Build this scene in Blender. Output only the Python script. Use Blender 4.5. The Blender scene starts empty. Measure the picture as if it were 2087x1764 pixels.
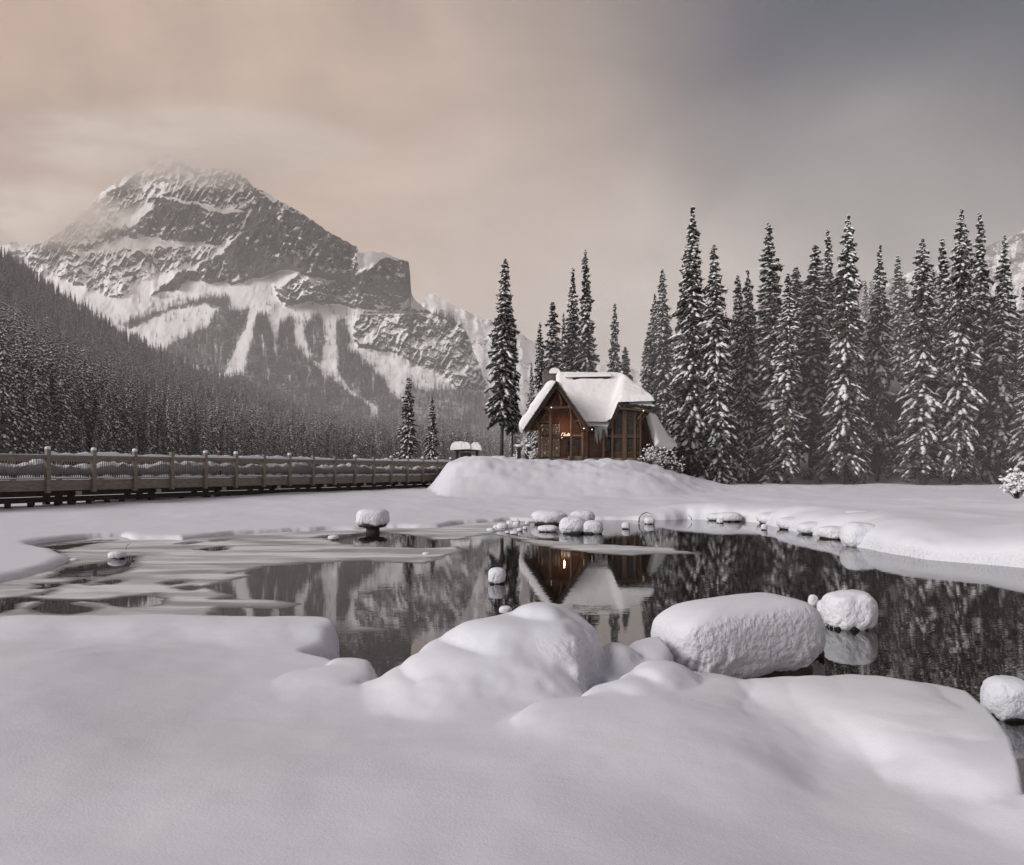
import bpy, math, random
import numpy as np
from mathutils import Vector, Matrix
R = math.radians
sc = bpy.context.scene
col = sc.collection
random.seed(7)
rng = np.random.default_rng(7)

# ------------------------------------------------------------------ camera
F, H0, CX, CAMZ = 1576.0, 957.0, 1043.5, 2.3      # focal length and horizon in units of a 2087 px wide frame
cam = bpy.data.cameras.new('camera'); cam_o = bpy.data.objects.new('camera', cam); col.objects.link(cam_o)
cam_o.location = (0, 0, CAMZ); cam_o.rotation_euler = (R(90), 0, 0)
cam.sensor_width = 36.0; cam.lens = 36.0 * F / 2087.0
cam.shift_y = (H0 - 882.0) / 2087.0
cam.clip_start = 0.1; cam.clip_end = 30000
sc.camera = cam_o

# ------------------------------------------------------------------ world, sun, exposure
SUN_AZ, SUN_EL = R(-120), R(26)                    # azimuth from the view direction, to the left
w = bpy.data.worlds.new('World'); sc.world = w; w.use_nodes = True
nt = w.node_tree; N = nt.nodes; L = nt.links; N.clear()
out = N.new('ShaderNodeOutputWorld'); bg = N.new('ShaderNodeBackground'); bg.inputs['Strength'].default_value = 0.1
L.new(bg.outputs[0], out.inputs[0])
sky = N.new('ShaderNodeTexSky'); sky.sky_type = 'NISHITA'; sky.sun_disc = False
sky.sun_elevation = SUN_EL; sky.sun_rotation = SUN_AZ
tc = N.new('ShaderNodeTexCoord')
def wn(t, **k):
    n = N.new(t)
    for a, b in k.items(): setattr(n, a, b)
    return n
def wmath(op, a, b=None, clamp=False):
    n = wn('ShaderNodeMath', operation=op, use_clamp=clamp)
    for i, v in enumerate((a, b)):
        if v is None: continue
        if isinstance(v, (int, float)): n.inputs[i].default_value = v
        else: L.new(v, n.inputs[i])
    return n.outputs[0]
nz = wn('ShaderNodeTexNoise'); nz.inputs['Scale'].default_value = 1.9; nz.inputs['Detail'].default_value = 3; nz.inputs['Roughness'].default_value = 0.55
L.new(tc.outputs['Generated'], nz.inputs['Vector'])
sub = wn('ShaderNodeVectorMath', operation='SUBTRACT'); sub.inputs[1].default_value = (0.5, 0.5, 0.5); L.new(nz.outputs['Color'], sub.inputs[0])
scl = wn('ShaderNodeVectorMath', operation='SCALE'); scl.inputs['Scale'].default_value = 0.24; L.new(sub.outputs[0], scl.inputs[0])
addv = wn('ShaderNodeVectorMath', operation='ADD'); L.new(tc.outputs['Generated'], addv.inputs[0]); L.new(scl.outputs[0], addv.inputs[1])
nrm = wn('ShaderNodeVectorMath', operation='NORMALIZE'); L.new(addv.outputs[0], nrm.inputs[0])
def patch(px, py, lo, hi):
    d = Vector(((px - CX) / F, 1, (H0 - py) / F)).normalized()
    n = wn('ShaderNodeVectorMath', operation='DOT_PRODUCT'); n.inputs[1].default_value = d; L.new(nrm.outputs[0], n.inputs[0])
    m = wn('ShaderNodeMapRange', interpolation_type='SMOOTHSTEP'); m.inputs['From Min'].default_value = lo; m.inputs['From Max'].default_value = hi
    L.new(n.outputs['Value'], m.inputs['Value']); return m.outputs[0]
sepx = wn('ShaderNodeSeparateXYZ'); L.new(nrm.outputs[0], sepx.inputs[0])
elev = wn('ShaderNodeMapRange'); elev.inputs['From Min'].default_value = 0.0; elev.inputs['From Max'].default_value = 1.0
L.new(sepx.outputs['Z'], elev.inputs['Value'])
ramp = wn('ShaderNodeValToRGB'); L.new(elev.outputs[0], ramp.inputs[0])
cr = ramp.color_ramp; cr.interpolation = 'EASE'
cr.elements[0].position = 0.0; cr.elements[0].color = (.78, .71, .68, 1)
cr.elements[1].position = 1.0; cr.elements[1].color = (.15, .14, .15, 1)
e = cr.elements.new(.14); e.color = (.66, .58, .545, 1)
e = cr.elements.new(.27); e.color = (.47, .40, .375, 1)
e = cr.elements.new(.40); e.color = (.19, .150, .145, 1)
e = cr.elements.new(.55); e.color = (.135, .112, .116, 1)
def wmix(fac, a, b):
    m = wn('ShaderNodeMix', data_type='RGBA'); L.new(fac, m.inputs[0])
    for v, s in ((a, m.inputs[6]), (b, m.inputs[7])):
        if isinstance(v, tuple): s.default_value = v
        else: L.new(v, s)
    return m.outputs[2]
def wscale(s, k): return wmath('MULTIPLY', s, k)
c1 = wmix(wscale(patch(430, 230, .88, 1.003), .82), ramp.outputs[0], (.56, .385, .29, 1))
c1 = wmix(wscale(patch(900, 330, .86, 1.0), .35), c1, (.55, .445, .36, 1))
c1 = wmix(wscale(patch(2060, 40, .915, .999), 1.0), c1, (.018, .034, .066, 1))
c1 = wmix(wscale(patch(1750, 600, .955, 1.0), .45), c1, (.62, .56, .50, 1))
# fine cloud texture
nz2 = wn('ShaderNodeTexNoise'); nz2.inputs['Scale'].default_value = 2.6; nz2.inputs['Detail'].default_value = 6; nz2.inputs['Roughness'].default_value = .6; nz2.inputs['Distortion'].default_value = .5
mp = wn('ShaderNodeMapping'); mp.inputs['Scale'].default_value = (1, 1, 1.7); L.new(tc.outputs['Generated'], mp.inputs[0]); L.new(mp.outputs[0], nz2.inputs['Vector'])
mr = wn('ShaderNodeMapRange'); mr.inputs['From Min'].default_value = .32; mr.inputs['From Max'].default_value = .68; mr.inputs['To Min'].default_value = .76; mr.inputs['To Max'].default_value = 1.16
L.new(nz2.outputs[0], mr.inputs['Value'])
vm = wn('ShaderNodeVectorMath', operation='SCALE'); L.new(c1, vm.inputs[0]); L.new(wscale(mr.outputs[0], 10.0), vm.inputs['Scale'])
fin = wn('ShaderNodeMix', data_type='RGBA'); fin.inputs[0].default_value = 0.96
L.new(sky.outputs[0], fin.inputs[6]); L.new(vm.outputs[0], fin.inputs[7]); L.new(fin.outputs[2], bg.inputs[0])

sun = bpy.data.lights.new('sun', 'SUN'); sun.energy = 2.3; sun.angle = R(32); sun.color = (1, .965, .94)
sun_o = bpy.data.objects.new('sun', sun); col.objects.link(sun_o)
sd = Vector((math.sin(SUN_AZ) * math.cos(SUN_EL), math.cos(SUN_AZ) * math.cos(SUN_EL), math.sin(SUN_EL)))
sun_o.rotation_euler = sd.to_track_quat('Z', 'Y').to_euler(); sun_o.location = (-40, 20, 60)

vs = sc.view_settings; vs.view_transform = 'Standard'; vs.look = 'None'; vs.gamma = 1.0; vs.use_curve_mapping = False; vs.exposure = 0.2
cy = sc.cycles if hasattr(sc, 'cycles') else None
try:
    sc.render.engine = 'CYCLES'; cy = sc.cycles
    cy.use_denoising = True; cy.max_bounces = 6; cy.diffuse_bounces = 3; cy.glossy_bounces = 3
    cy.transmission_bounces = 2; cy.volume_bounces = 5; cy.transparent_max_bounces = 8
    cy.use_adaptive_sampling = True; cy.adaptive_threshold = 0.015
except Exception as ex: print(ex)

# ------------------------------------------------------------------ helpers
def P(px, py, z=0.0):
    """ground-plane point (x, y) that the photo shows at px, py when it lies at height z"""
    d = F * (CAMZ - z) / (py - H0); return np.array(((px - CX) * d / F, d))
def Q(px, py, d):
    """point at distance d seen at px, py"""
    return ((px - CX) * d / F, d, CAMZ + (H0 - py) * d / F)
def hash2(ix, iy, s):
    h = (ix.astype(np.int64) * 374761393 + iy.astype(np.int64) * 668265263 + s * 1442695041) & 0xffffffff
    h = ((h ^ (h >> 13)) * 1274126177) & 0xffffffff
    h = (h ^ (h >> 16)) & 0xffffffff
    return h / 4294967295.0
def vn(x, y, s=0):
    x = np.asarray(x, float); y = np.asarray(y, float)
    ix = np.floor(x); iy = np.floor(y); fx = x - ix; fy = y - iy
    fx = fx * fx * fx * (fx * (fx * 6 - 15) + 10); fy = fy * fy * fy * (fy * (fy * 6 - 15) + 10)
    a = hash2(ix, iy, s); b = hash2(ix + 1, iy, s); c = hash2(ix, iy + 1, s); d = hash2(ix + 1, iy + 1, s)
    return (a + (b - a) * fx) * (1 - fy) + (c + (d - c) * fx) * fy
def fbm(x, y, o=4, s=0, g=.5):
    t = 0; a = 1; n = 0
    for k in range(o):
        t = t + a * (vn(x * 2 ** k + 17.3 * k, y * 2 ** k - 9.1 * k, s + k) * 2 - 1); n += a; a *= g
    return t / n
def ridged(x, y, o=4, s=0):
    t = 0; a = 1; n = 0
    for k in range(o):
        t = t + a * (1 - np.abs(vn(x * 2 ** k + 7.7 * k, y * 2 ** k + 3.3 * k, s + k) * 2 - 1)); n += a; a *= .5
    return t / n
def sstep(x, a, b):
    t = np.clip((x - a) / (b - a), 0, 1); return t * t * (3 - 2 * t)
def inside(x, y, poly):
    r = np.zeros(x.shape, bool); n = len(poly)
    for i in range(n):
        x1, y1 = poly[i]; x2, y2 = poly[(i + 1) % n]
        if y1 == y2: continue
        c = ((y1 > y) != (y2 > y)) & (x < (x2 - x1) * (y - y1) / (y2 - y1) + x1)
        r ^= c
    return r
def sdf(x, y, poly):
    """signed distance, positive inside"""
    d = np.full(x.shape, 1e9); n = len(poly)
    for i in range(n):
        x1, y1 = poly[i]; x2, y2 = poly[(i + 1) % n]
        ex, ey = x2 - x1, y2 - y1; l = ex * ex + ey * ey + 1e-12
        t = np.clip(((x - x1) * ex + (y - y1) * ey) / l, 0, 1)
        d = np.minimum(d, (x - x1 - t * ex) ** 2 + (y - y1 - t * ey) ** 2)
    d = np.sqrt(d); return np.where(inside(x, y, poly), d, -d)
def smax(a, b, k):
    h = np.clip(.5 + .5 * (a - b) / k, 0, 1); return b + (a - b) * h + k * h * (1 - h)
def make_mesh(name, v, f, mats, fm=None, smooth=True):
    """f: (M,3) or (M,4) array or list of such"""
    fs = f if isinstance(f, list) else [f]
    fs = [np.asarray(a, np.int32) for a in fs if len(a)]
    me = bpy.data.meshes.new(name); v = np.asarray(v, np.float32)
    me.vertices.add(len(v)); me.vertices.foreach_set('co', v.ravel())
    tot = np.concatenate([np.full(len(a), a.shape[1], np.int32) for a in fs])
    idx = np.concatenate([a.ravel() for a in fs])
    st = np.concatenate(([0], np.cumsum(tot)[:-1])).astype(np.int32)
    me.loops.add(len(idx)); me.loops.foreach_set('vertex_index', idx)
    me.polygons.add(len(tot)); me.polygons.foreach_set('loop_start', st); me.polygons.foreach_set('loop_total', tot)
    for m in (mats if isinstance(mats, (list, tuple)) else [mats]): me.materials.append(m)
    if fm is not None: me.polygons.foreach_set('material_index', np.asarray(fm, np.int32))
    me.update(calc_edges=True); me.validate()
    me.polygons.foreach_set('use_smooth', np.full(len(me.polygons), smooth))
    return me
def fattr(me, name, val):
    a = me.attributes.new(name, 'FLOAT', 'POINT'); a.data.foreach_set('value', np.asarray(val, np.float32).ravel())
def grid_faces(nr, nc, off=0):
    i = np.arange((nr - 1) * nc).reshape(nr - 1, nc)[:, :-1].ravel() + off
    return np.stack((i, i + 1, i + nc + 1, i + nc), 1)
def link(o, parent=None):
    col.objects.link(o)
    if parent is not None: o.parent = parent
    return o
def tag(o, label=None, cat=None, group=None, kind=None):
    for k, v in (('label', label), ('category', cat), ('group', group), ('kind', kind)):
        if v: o[k] = v
    return o
def empty(name, loc=(0, 0, 0), rz=0, **k):
    o = bpy.data.objects.new(name, None); o.location = loc; o.rotation_euler = (0, 0, rz); link(o); tag(o, **k); return o
def obj(name, me, parent=None, loc=None, **k):
    o = bpy.data.objects.new(name, me); link(o, parent)
    if loc is not None: o.location = loc
    tag(o, **k); return o
class MB:
    def __init__(s): s.v = []; s.f = []
    def add(s, vs, fs):
        n = len(s.v); s.v += [tuple(p) for p in vs]; s.f += [tuple(i + n for i in f) for f in fs]; return s
    def box(s, x0, x1, y0, y1, z0, z1):
        return s.add([(x0,y0,z0),(x1,y0,z0),(x1,y1,z0),(x0,y1,z0),(x0,y0,z1),(x1,y0,z1),(x1,y1,z1),(x0,y1,z1)],
                     [(0,3,2,1),(4,5,6,7),(0,1,5,4),(1,2,6,5),(2,3,7,6),(3,0,4,7)])
    def bar(s, a, b, w, h, up=(0, 0, 1)):
        a = Vector(a); b = Vector(b); d = (b - a).normalized(); u = Vector(up)
        if abs(d.dot(u)) > .98: u = Vector((0, 1, 0))
        r = d.cross(u).normalized(); u = r.cross(d)
        vs = [p + r * sx * w / 2 + u * sy * h / 2 for p in (a, b) for sx, sy in ((-1,-1),(1,-1),(1,1),(-1,1))]
        return s.add(vs, [(0,1,2,3),(7,6,5,4),(0,4,5,1),(1,5,6,2),(2,6,7,3),(3,7,4,0)])
    def tube(s, pts, r, n=6):
        pts = [Vector(p) for p in pts]; rs = r if isinstance(r, (list, tuple)) else [r] * len(pts); vs = []
        for i, p in enumerate(pts):
            d = (pts[min(i+1, len(pts)-1)] - pts[max(i-1, 0)]).normalized()
            u = Vector((0, 0, 1)) if abs(d.z) < .9 else Vector((1, 0, 0))
            a = d.cross(u).normalized(); b = a.cross(d)
            for k in range(n):
                t = 2 * math.pi * k / n; vs.append(p + a * rs[i] * math.cos(t) + b * rs[i] * math.sin(t))
        fs = [(i*n+k, i*n+(k+1) % n, (i+1)*n+(k+1) % n, (i+1)*n+k) for i in range(len(pts)-1) for k in range(n)]
        fs += [tuple(range(n))[::-1], tuple((len(pts)-1)*n+k for k in range(n))]
        return s.add(vs, fs)
    def prism(s, poly, dvec):
        """extrude a planar polygon by dvec"""
        n = len(poly); d = Vector(dvec); a = [Vector(p) for p in poly]
        return s.add(a + [p + d for p in a], [tuple(range(n)), tuple(range(2*n-1, n-1, -1))] + [(i, i+n, (i+1) % n+n, (i+1) % n) for i in range(n)])
    def mesh(s, name, mat, smooth=False):
        me = bpy.data.meshes.new(name); me.from_pydata(s.v, [], s.f); me.materials.append(mat)
        me.validate(); me.update()
        import bmesh
        bm = bmesh.new(); bm.from_mesh(me); bmesh.ops.recalc_face_normals(bm, faces=bm.faces); bm.to_mesh(me); bm.free()
        if smooth: me.polygons.foreach_set('use_smooth', [True] * len(me.polygons))
        return me
    def obj(s, name, mat, parent=None, smooth=False, **k):
        return obj(name, s.mesh(name, mat, smooth), parent, **k)

# ------------------------------------------------------------------ materials
def mat(name):
    m = bpy.data.materials.new(name); m.use_nodes = True
    b = m.node_tree.nodes['Principled BSDF']; return m, m.node_tree, b
class NT:
    def __init__(s, nt): s.nt = nt; s.n = nt.nodes; s.l = nt.links
    def new(s, t, **k):
        n = s.n.new(t)
        for a, b in k.items(): setattr(n, a, b)
        return n
    def setin(s, sock, v):
        if hasattr(v, 'is_output') or isinstance(v, bpy.types.NodeSocket): s.l.new(v, sock)
        else: sock.default_value = v
    def noise(s, scale, detail=4, rough=.5, vec=None, dist=0):
        n = s.new('ShaderNodeTexNoise'); n.inputs['Scale'].default_value = scale; n.inputs['Detail'].default_value = detail
        n.inputs['Roughness'].default_value = rough; n.inputs['Distortion'].default_value = dist
        if vec is not None: s.l.new(vec, n.inputs['Vector'])
        return n.outputs[0]
    def coord(s, which='Object', scale=(1, 1, 1)):
        t = s.new('ShaderNodeTexCoord'); m = s.new('ShaderNodeMapping'); m.inputs['Scale'].default_value = scale
        s.l.new(t.outputs[which], m.inputs[0]); return m.outputs[0]
    def geo(s, out='Position', scale=(1, 1, 1)):
        t = s.new('ShaderNodeNewGeometry'); m = s.new('ShaderNodeMapping'); m.inputs['Scale'].default_value = scale
        s.l.new(t.outputs[out], m.inputs[0]); return m.outputs[0]
    def mr(s, v, a, b, c=0., d=1., smooth=True):
        n = s.new('ShaderNodeMapRange', interpolation_type='SMOOTHSTEP' if smooth else 'LINEAR')
        for k, x in zip(('From Min', 'From Max', 'To Min', 'To Max'), (a, b, c, d)): n.inputs[k].default_value = x
        s.l.new(v, n.inputs['Value']); return n.outputs[0]
    def mix(s, f, a, b):
        n = s.new('ShaderNodeMix', data_type='RGBA'); s.setin(n.inputs[0], f); s.setin(n.inputs[6], a); s.setin(n.inputs[7], b); return n.outputs[2]
    def math(s, op, a, b=0.):
        n = s.new('ShaderNodeMath', operation=op); s.setin(n.inputs[0], a); s.setin(n.inputs[1], b); return n.outputs[0]
    def bump(s, h, dist, strength=1., normal=None):
        n = s.new('ShaderNodeBump'); n.inputs['Distance'].default_value = dist; s.setin(n.inputs['Strength'], strength); s.l.new(h, n.inputs['Height'])
        if normal is not None: s.l.new(normal, n.inputs['Normal'])
        return n.outputs[0]
    def attr(s, name):
        n = s.new('ShaderNodeAttribute'); n.attribute_name = name; return n.outputs['Fac']

def mk_snow(name, c=(.735, .75, .81), lump=.0, fine=.012, lumpscale=11, coord='geo'):
    m, t, b = mat(name); n = NT(t); g = n.geo() if coord == 'geo' else n.coord()
    big = n.noise(.55, 4, .55, g)
    cc = n.mix(n.mr(big, .35, .65), (c[0]*.97, c[1]*.975, c[2]*.99, 1), (c[0], c[1]*.99, c[2]*.975, 1))
    n.l.new(cc, b.inputs['Base Color']); b.inputs['Roughness'].default_value = .62
    b.inputs['Specular IOR Level'].default_value = 0.
    gn = n.new('ShaderNodeNewGeometry'); sp = n.new('ShaderNodeSeparateXYZ'); n.l.new(gn.outputs['Normal'], sp.inputs[0])
    steep = n.mr(sp.outputs['Z'], .35, .85, 1, .02)
    h1 = n.noise(lumpscale, 3, .5, g)
    h2 = n.noise(60, 3, .6, g)
    nb = n.bump(h2, fine, .13); nb = n.bump(n.noise(5, 3, .5, n.geo('Position', (1, 1.5, 1))), .006, .4, nb)
    if lump: nb = n.bump(h1, lump, steep, nb)
    n.l.new(nb, b.inputs['Normal']); return m
M = {}
M['ground_snow'] = mk_snow('ground_snow', lump=.06, lumpscale=15)
M['pillow'] = mk_snow('pillow_snow', lump=.042, lumpscale=14)
M['roof_snow'] = mk_snow('roof_snow', (.84, .83, .83), lump=.12, lumpscale=2.5, fine=.02)
M['tree_snow'], t, b = mat('tree_snow'); n = NT(t); b.inputs['Base Color'].default_value = (.80, .80, .82, 1); b.inputs['Roughness'].default_value = .7
oi = n.new('ShaderNodeObjectInfo'); n.l.new(n.mix(n.mr(oi.outputs['Random'], 0, 1, 0, 1, False), (.78, .775, .79, 1), (.90, .90, .92, 1)), b.inputs['Base Color'])
def mk_simple(name, c, rough=.8, var=.25, scale=6, bump=.0, coord='geo', stretch=(1, 1, 1), spec=.3):
    m, t, b = mat(name); n = NT(t); g = n.geo('Position', stretch) if coord == 'geo' else n.coord('Object', stretch)
    f = n.noise(scale, 5, .6, g)
    n.l.new(n.mix(n.mr(f, .3, .7), (c[0]*(1-var), c[1]*(1-var), c[2]*(1-var), 1), (min(1, c[0]*(1+var)), min(1, c[1]*(1+var)), min(1, c[2]*(1+var)), 1)), b.inputs['Base Color'])
    b.inputs['Roughness'].default_value = rough; b.inputs['Specular IOR Level'].default_value = spec
    if bump: n.l.new(n.bump(f, bump), b.inputs['Normal'])
    return m
M['needles'] = mk_simple('needles', (.056, .053, .046), .9, .35, 1.2)
M['needles_far'] = mk_simple('needles_far', (.036, .033, .031), .95, .3, .05)
def mk_frost(name, c, f_, sc_):
    m, t, b = mat(name); n = NT(t); g = n.geo(); k = n.noise(sc_, 4, .65, g)
    n.l.new(n.mix(n.mr(k, .50, .64), (*c, 1), (*f_, 1)), b.inputs['Base Color']); b.inputs['Roughness'].default_value = .9; b.inputs['Specular IOR Level'].default_value = .1; return m
M['needles'] = mk_frost('frosted_needles', (.040, .038, .031), (.30, .295, .29), 2.6)
M['needles_far'] = mk_frost('far_needles', (.034, .031, .030), (.16, .155, .155), .3)
M['bark'] = mk_simple('bark', (.055, .045, .037), .95, .3, 4, .03, stretch=(1, 1, .25))
M['twig'] = mk_simple('twig', (.07, .055, .045), .9, .3, 10)
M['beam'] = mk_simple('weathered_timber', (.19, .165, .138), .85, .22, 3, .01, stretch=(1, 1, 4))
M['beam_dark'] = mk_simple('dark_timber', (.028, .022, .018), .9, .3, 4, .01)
M['beam_end'] = mk_simple('timber_end', (.26, .22, .18), .85, .2, 8)
M['log'] = mk_simple('log_wood', (.098, .059, .036), .6, .28, 5, .012, stretch=(1, 1, .2))
M['log2'] = mk_simple('log_wood_horizontal', (.085, .050, .030), .6, .28, 5, .012, stretch=(.2, 1, 1))
M['wall_red'] = mk_simple('red_board', (.105, .042, .023), .65, .25, 5, .008, stretch=(1, 1, .2))
M['wall_dark'] = mk_simple('dark_plank', (.062, .031, .020), .7, .3, 4, .01, stretch=(.2, 1, 1))
M['soffit'] = mk_simple('soffit_board', (.12, .052, .026), .7, .25, 3, .01, stretch=(1, .3, 1))
M['shingle'] = mk_simple('shingle', (.030, .028, .024), .9, .35, 7, .02)
M['stone'] = mk_simple('stone', (.16, .145, .125), .85, .35, 3, .02)
M['rock'] = mk_simple('rock', (.045, .038, .032), .8, .35, 7, .03)
M['metal_dark'] = mk_simple('dark_iron', (.03, .03, .032), .5, .2, 10)
M['cloth_dark'] = mk_simple('dark_cloth', (.02, .02, .024), .9, .2, 20)
M['cloth_jacket'] = mk_simple('jacket_cloth', (.07, .028, .024), .85, .2, 20)
M['skin'] = mk_simple('skin', (.45, .28, .2), .6, .1, 10)
m, t, b = mat('ice'); M['icicle'] = m; b.inputs['Base Color'].default_value = (.62, .64, .66, 1); b.inputs['Roughness'].default_value = .12; b.inputs['Transmission Weight'].default_value = .45; b.inputs['IOR'].default_value = 1.31
m, t, b = mat('window_glass'); M['glass'] = m; n = NT(t)
f = n.noise(5, 3, .6, n.geo()); n.l.new(n.mix(n.mr(f, .4, .65), (.008, .007, .007, 1), (.045, .040, .042, 1)), b.inputs['Base Color']); b.inputs['Roughness'].default_value = .1; b.inputs['Specular IOR Level'].default_value = .22
m, t, b = mat('seeded_glass'); M['seeded'] = m; n = NT(t); g = n.geo()
vo = n.new('ShaderNodeTexVoronoi'); vo.inputs['Scale'].default_value = 6.5; n.l.new(g, vo.inputs['Vector'])
f = n.noise(4, 4, .7, g)
n.l.new(n.mix(n.mr(f, .35, .68), (.075, .058, .042, 1), (.21, .17, .13, 1)), b.inputs['Base Color']); b.inputs['Roughness'].default_value = .25
n.l.new(n.bump(vo.outputs['Distance'], .03), b.inputs['Normal'])
b.inputs['Emission Color'].default_value = (1, .72, .40, 1); n.l.new(n.math('MULTIPLY', n.mr(n.noise(7.5, 2, .5, g), .62, .72), .45), b.inputs['Emission Strength'])
def mk_emit(name, c, s):
    m, t, b = mat(name); b.inputs['Base Color'].default_value = (c[0]*.5, c[1]*.5, c[2]*.5, 1); b.inputs['Emission Color'].default_value = (*c, 1); b.inputs['Emission Strength'].default_value = s; return m
M['neon'] = mk_emit('neon', (1, .78, .55), 1.5)
M['neon_white'] = mk_emit('sign_letters', (1, .62, .42), .35)
M['bulb'] = mk_emit('bulb', (1, .85, .6), 1.6)

# water
m, t, b = mat('pond_water'); M['water'] = m; n = NT(t)
b.inputs['Base Color'].default_value = (.010, .009, .008, 1); b.inputs['Roughness'].default_value = .004; b.inputs['IOR'].default_value = 3.0; b.inputs['Specular IOR Level'].default_value = .5
g = n.geo('Position', (1.2, 2.6, 1)); g2 = n.geo('Position', (.5, 5, 1))
h = n.math('ADD', n.noise(1.3, 3, .5, g), n.math('MULTIPLY', n.noise(2.2, 2, .5, g2), .6))
n.l.new(n.bump(h, .0006), b.inputs['Normal'])
# ice
m, t, b = mat('pond_ice'); M['ice'] = m; n = NT(t)
st = n.geo('Position', (.16, .75, 1)); st2 = n.geo('Position', (.5, 1.7, 1))
f1 = n.noise(1.2, 5, .55, st, .6); f2 = n.noise(1.5, 5, .6, st2, .4)
ff = n.math('ADD', n.math('MULTIPLY', f1, .7), n.math('MULTIPLY', f2, .3))
cc = n.mix(n.mr(ff, .40, .60), (.31, .31, .325, 1), (.76, .77, .80, 1))
cc = n.mix(n.mr(n.attr('edge'), 0, .28), (.10, .10, .10, 1), cc)
cc = n.mix(n.mr(n.noise(6, 4, .6, st2), .66, .72), cc, (.8, .8, .82, 1))
n.l.new(cc, b.inputs['Base Color']); n.l.new(n.mr(ff, .42, .6, .28, .6), b.inputs['Roughness']); b.inputs['Specular IOR Level'].default_value = .6
n.l.new(n.bump(f2, .01), b.inputs['Normal'])
# mountain
m, t, b = mat('mountain_rock_and_snow'); M['mountain'] = m; n = NT(t); g = n.geo('Position', (1, 1, 2.2)); b.inputs['Roughness'].default_value = .9; b.inputs['Specular IOR Level'].default_value = .1
sn = n.attr('snow'); fo = n.attr('forest'); f = n.noise(.02, 6, .7, g); f2 = n.noise(.06, 4, .7, g)
s = n.math('ADD', sn, n.math('MULTIPLY', n.math('SUBTRACT', f, .5), 1.25)); s = n.math('ADD', s, n.math('MULTIPLY', n.math('SUBTRACT', f2, .5), 1.3))
rock = n.mix(n.mr(f2, .3, .7), (.055, .048, .048, 1), (.135, .118, .113, 1))
cc = n.mix(n.mr(s, .38, .58), rock, (.90, .895, .90, 1))
cc = n.mix(n.mr(fo, .35, .75), cc, n.mix(n.mr(f2, .35, .65), (.07, .066, .068, 1), (.50, .49, .50, 1)))
n.l.new(cc, b.inputs['Base Color'])
n.l.new(n.bump(f2, 16., n.mr(s, .38, .58, .9, .1)), b.inputs['Normal'])
# forest floor
M['forest_floor'] = mk_simple('forest_floor', (.16, .155, .16), .95, .6, .06, 0)

# ------------------------------------------------------------------ ground
far_shore = [P(x, y) for x, y in [(-500,1235),(-160,1215),(0,1190),(60,1178),(108,1162),(124,1143),(112,1128),(70,1119),(60,1113),(110,1105),(180,1099),(250,1095),(290,1101),(372,1103),(430,1095),(560,1087),(700,1082),(790,1077),(900,1078),(930,1070),(1040,1063),(1110,1064),(1160,1060),(1300,1061),(1400,1058),(1520,1062),(1560,1070),(1620,1084),(1700,1097),(1740,1114),(1800,1125),(1900,1140),(2087,1158),(2500,1225)]]
near_shore = [P(x, y, z) for x, y, z in [(2500,1560,.3),(2200,1650,.4),(2085,1640,.42),(2062,1562,.40),(2020,1500,.42),(1965,1442,.44),(1885,1402,.44),(1790,1388,.44),(1720,1405,.36),(1660,1385,.42),(1590,1384,.42),(1545,1404,.33),(1500,1398,.38),(1430,1392,.36),(1400,1388,.33),(1345,1345,.33),(1300,1332,.36),(1255,1330,.38),(1236,1350,.30),(1215,1352,.30),(1200,1325,.35),(1110,1310,.35),(1010,1325,.35),(940,1345,.38),(880,1362,.38),(800,1388,.38),(734,1406,.35),(762,1395,.33),(766,1385,.35),(738,1356,.38),(700,1338,.38),(650,1330,.36),(692,1312,.36),(690,1295,.4),(672,1276,.42),(640,1268,.42),(560,1270,.42),(450,1266,.42),(300,1262,.42),(262,1267,.40),(235,1275,.36),(205,1268,.38),(130,1266,.42),(60,1262,.42),(0,1252,.42),(-200,1250,.42),(-500,1260,.42)]]
pond = far_shore + near_shore
def add_drift(zs, x, y, px, py, z, rx, ry, p=.5, ff=2.2):
    """snow drift: steep on its far and outer sides, easing out towards the viewer's side of the bank"""
    d = F * (CAMZ - z) / (py - H0); cx_ = (px - CX) * d / F; cy_ = d + (ry * .15 if px < 1480 else -ry * .3)
    u = (x - cx_) / rx; dv = y - cy_; v = np.where(dv < 0, dv / (ry * ff), dv / ry)
    r2 = u * u + v * v; fr = sstep(-dv / (ry * ff), 0, .5) if ff > 1.3 else 0 * dv
    pe = p + (2.2 - p) * fr; g = np.maximum(0, 1 - r2 ** 1.15) ** pe
    return zs + np.maximum(0, z - zs) * g
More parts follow.
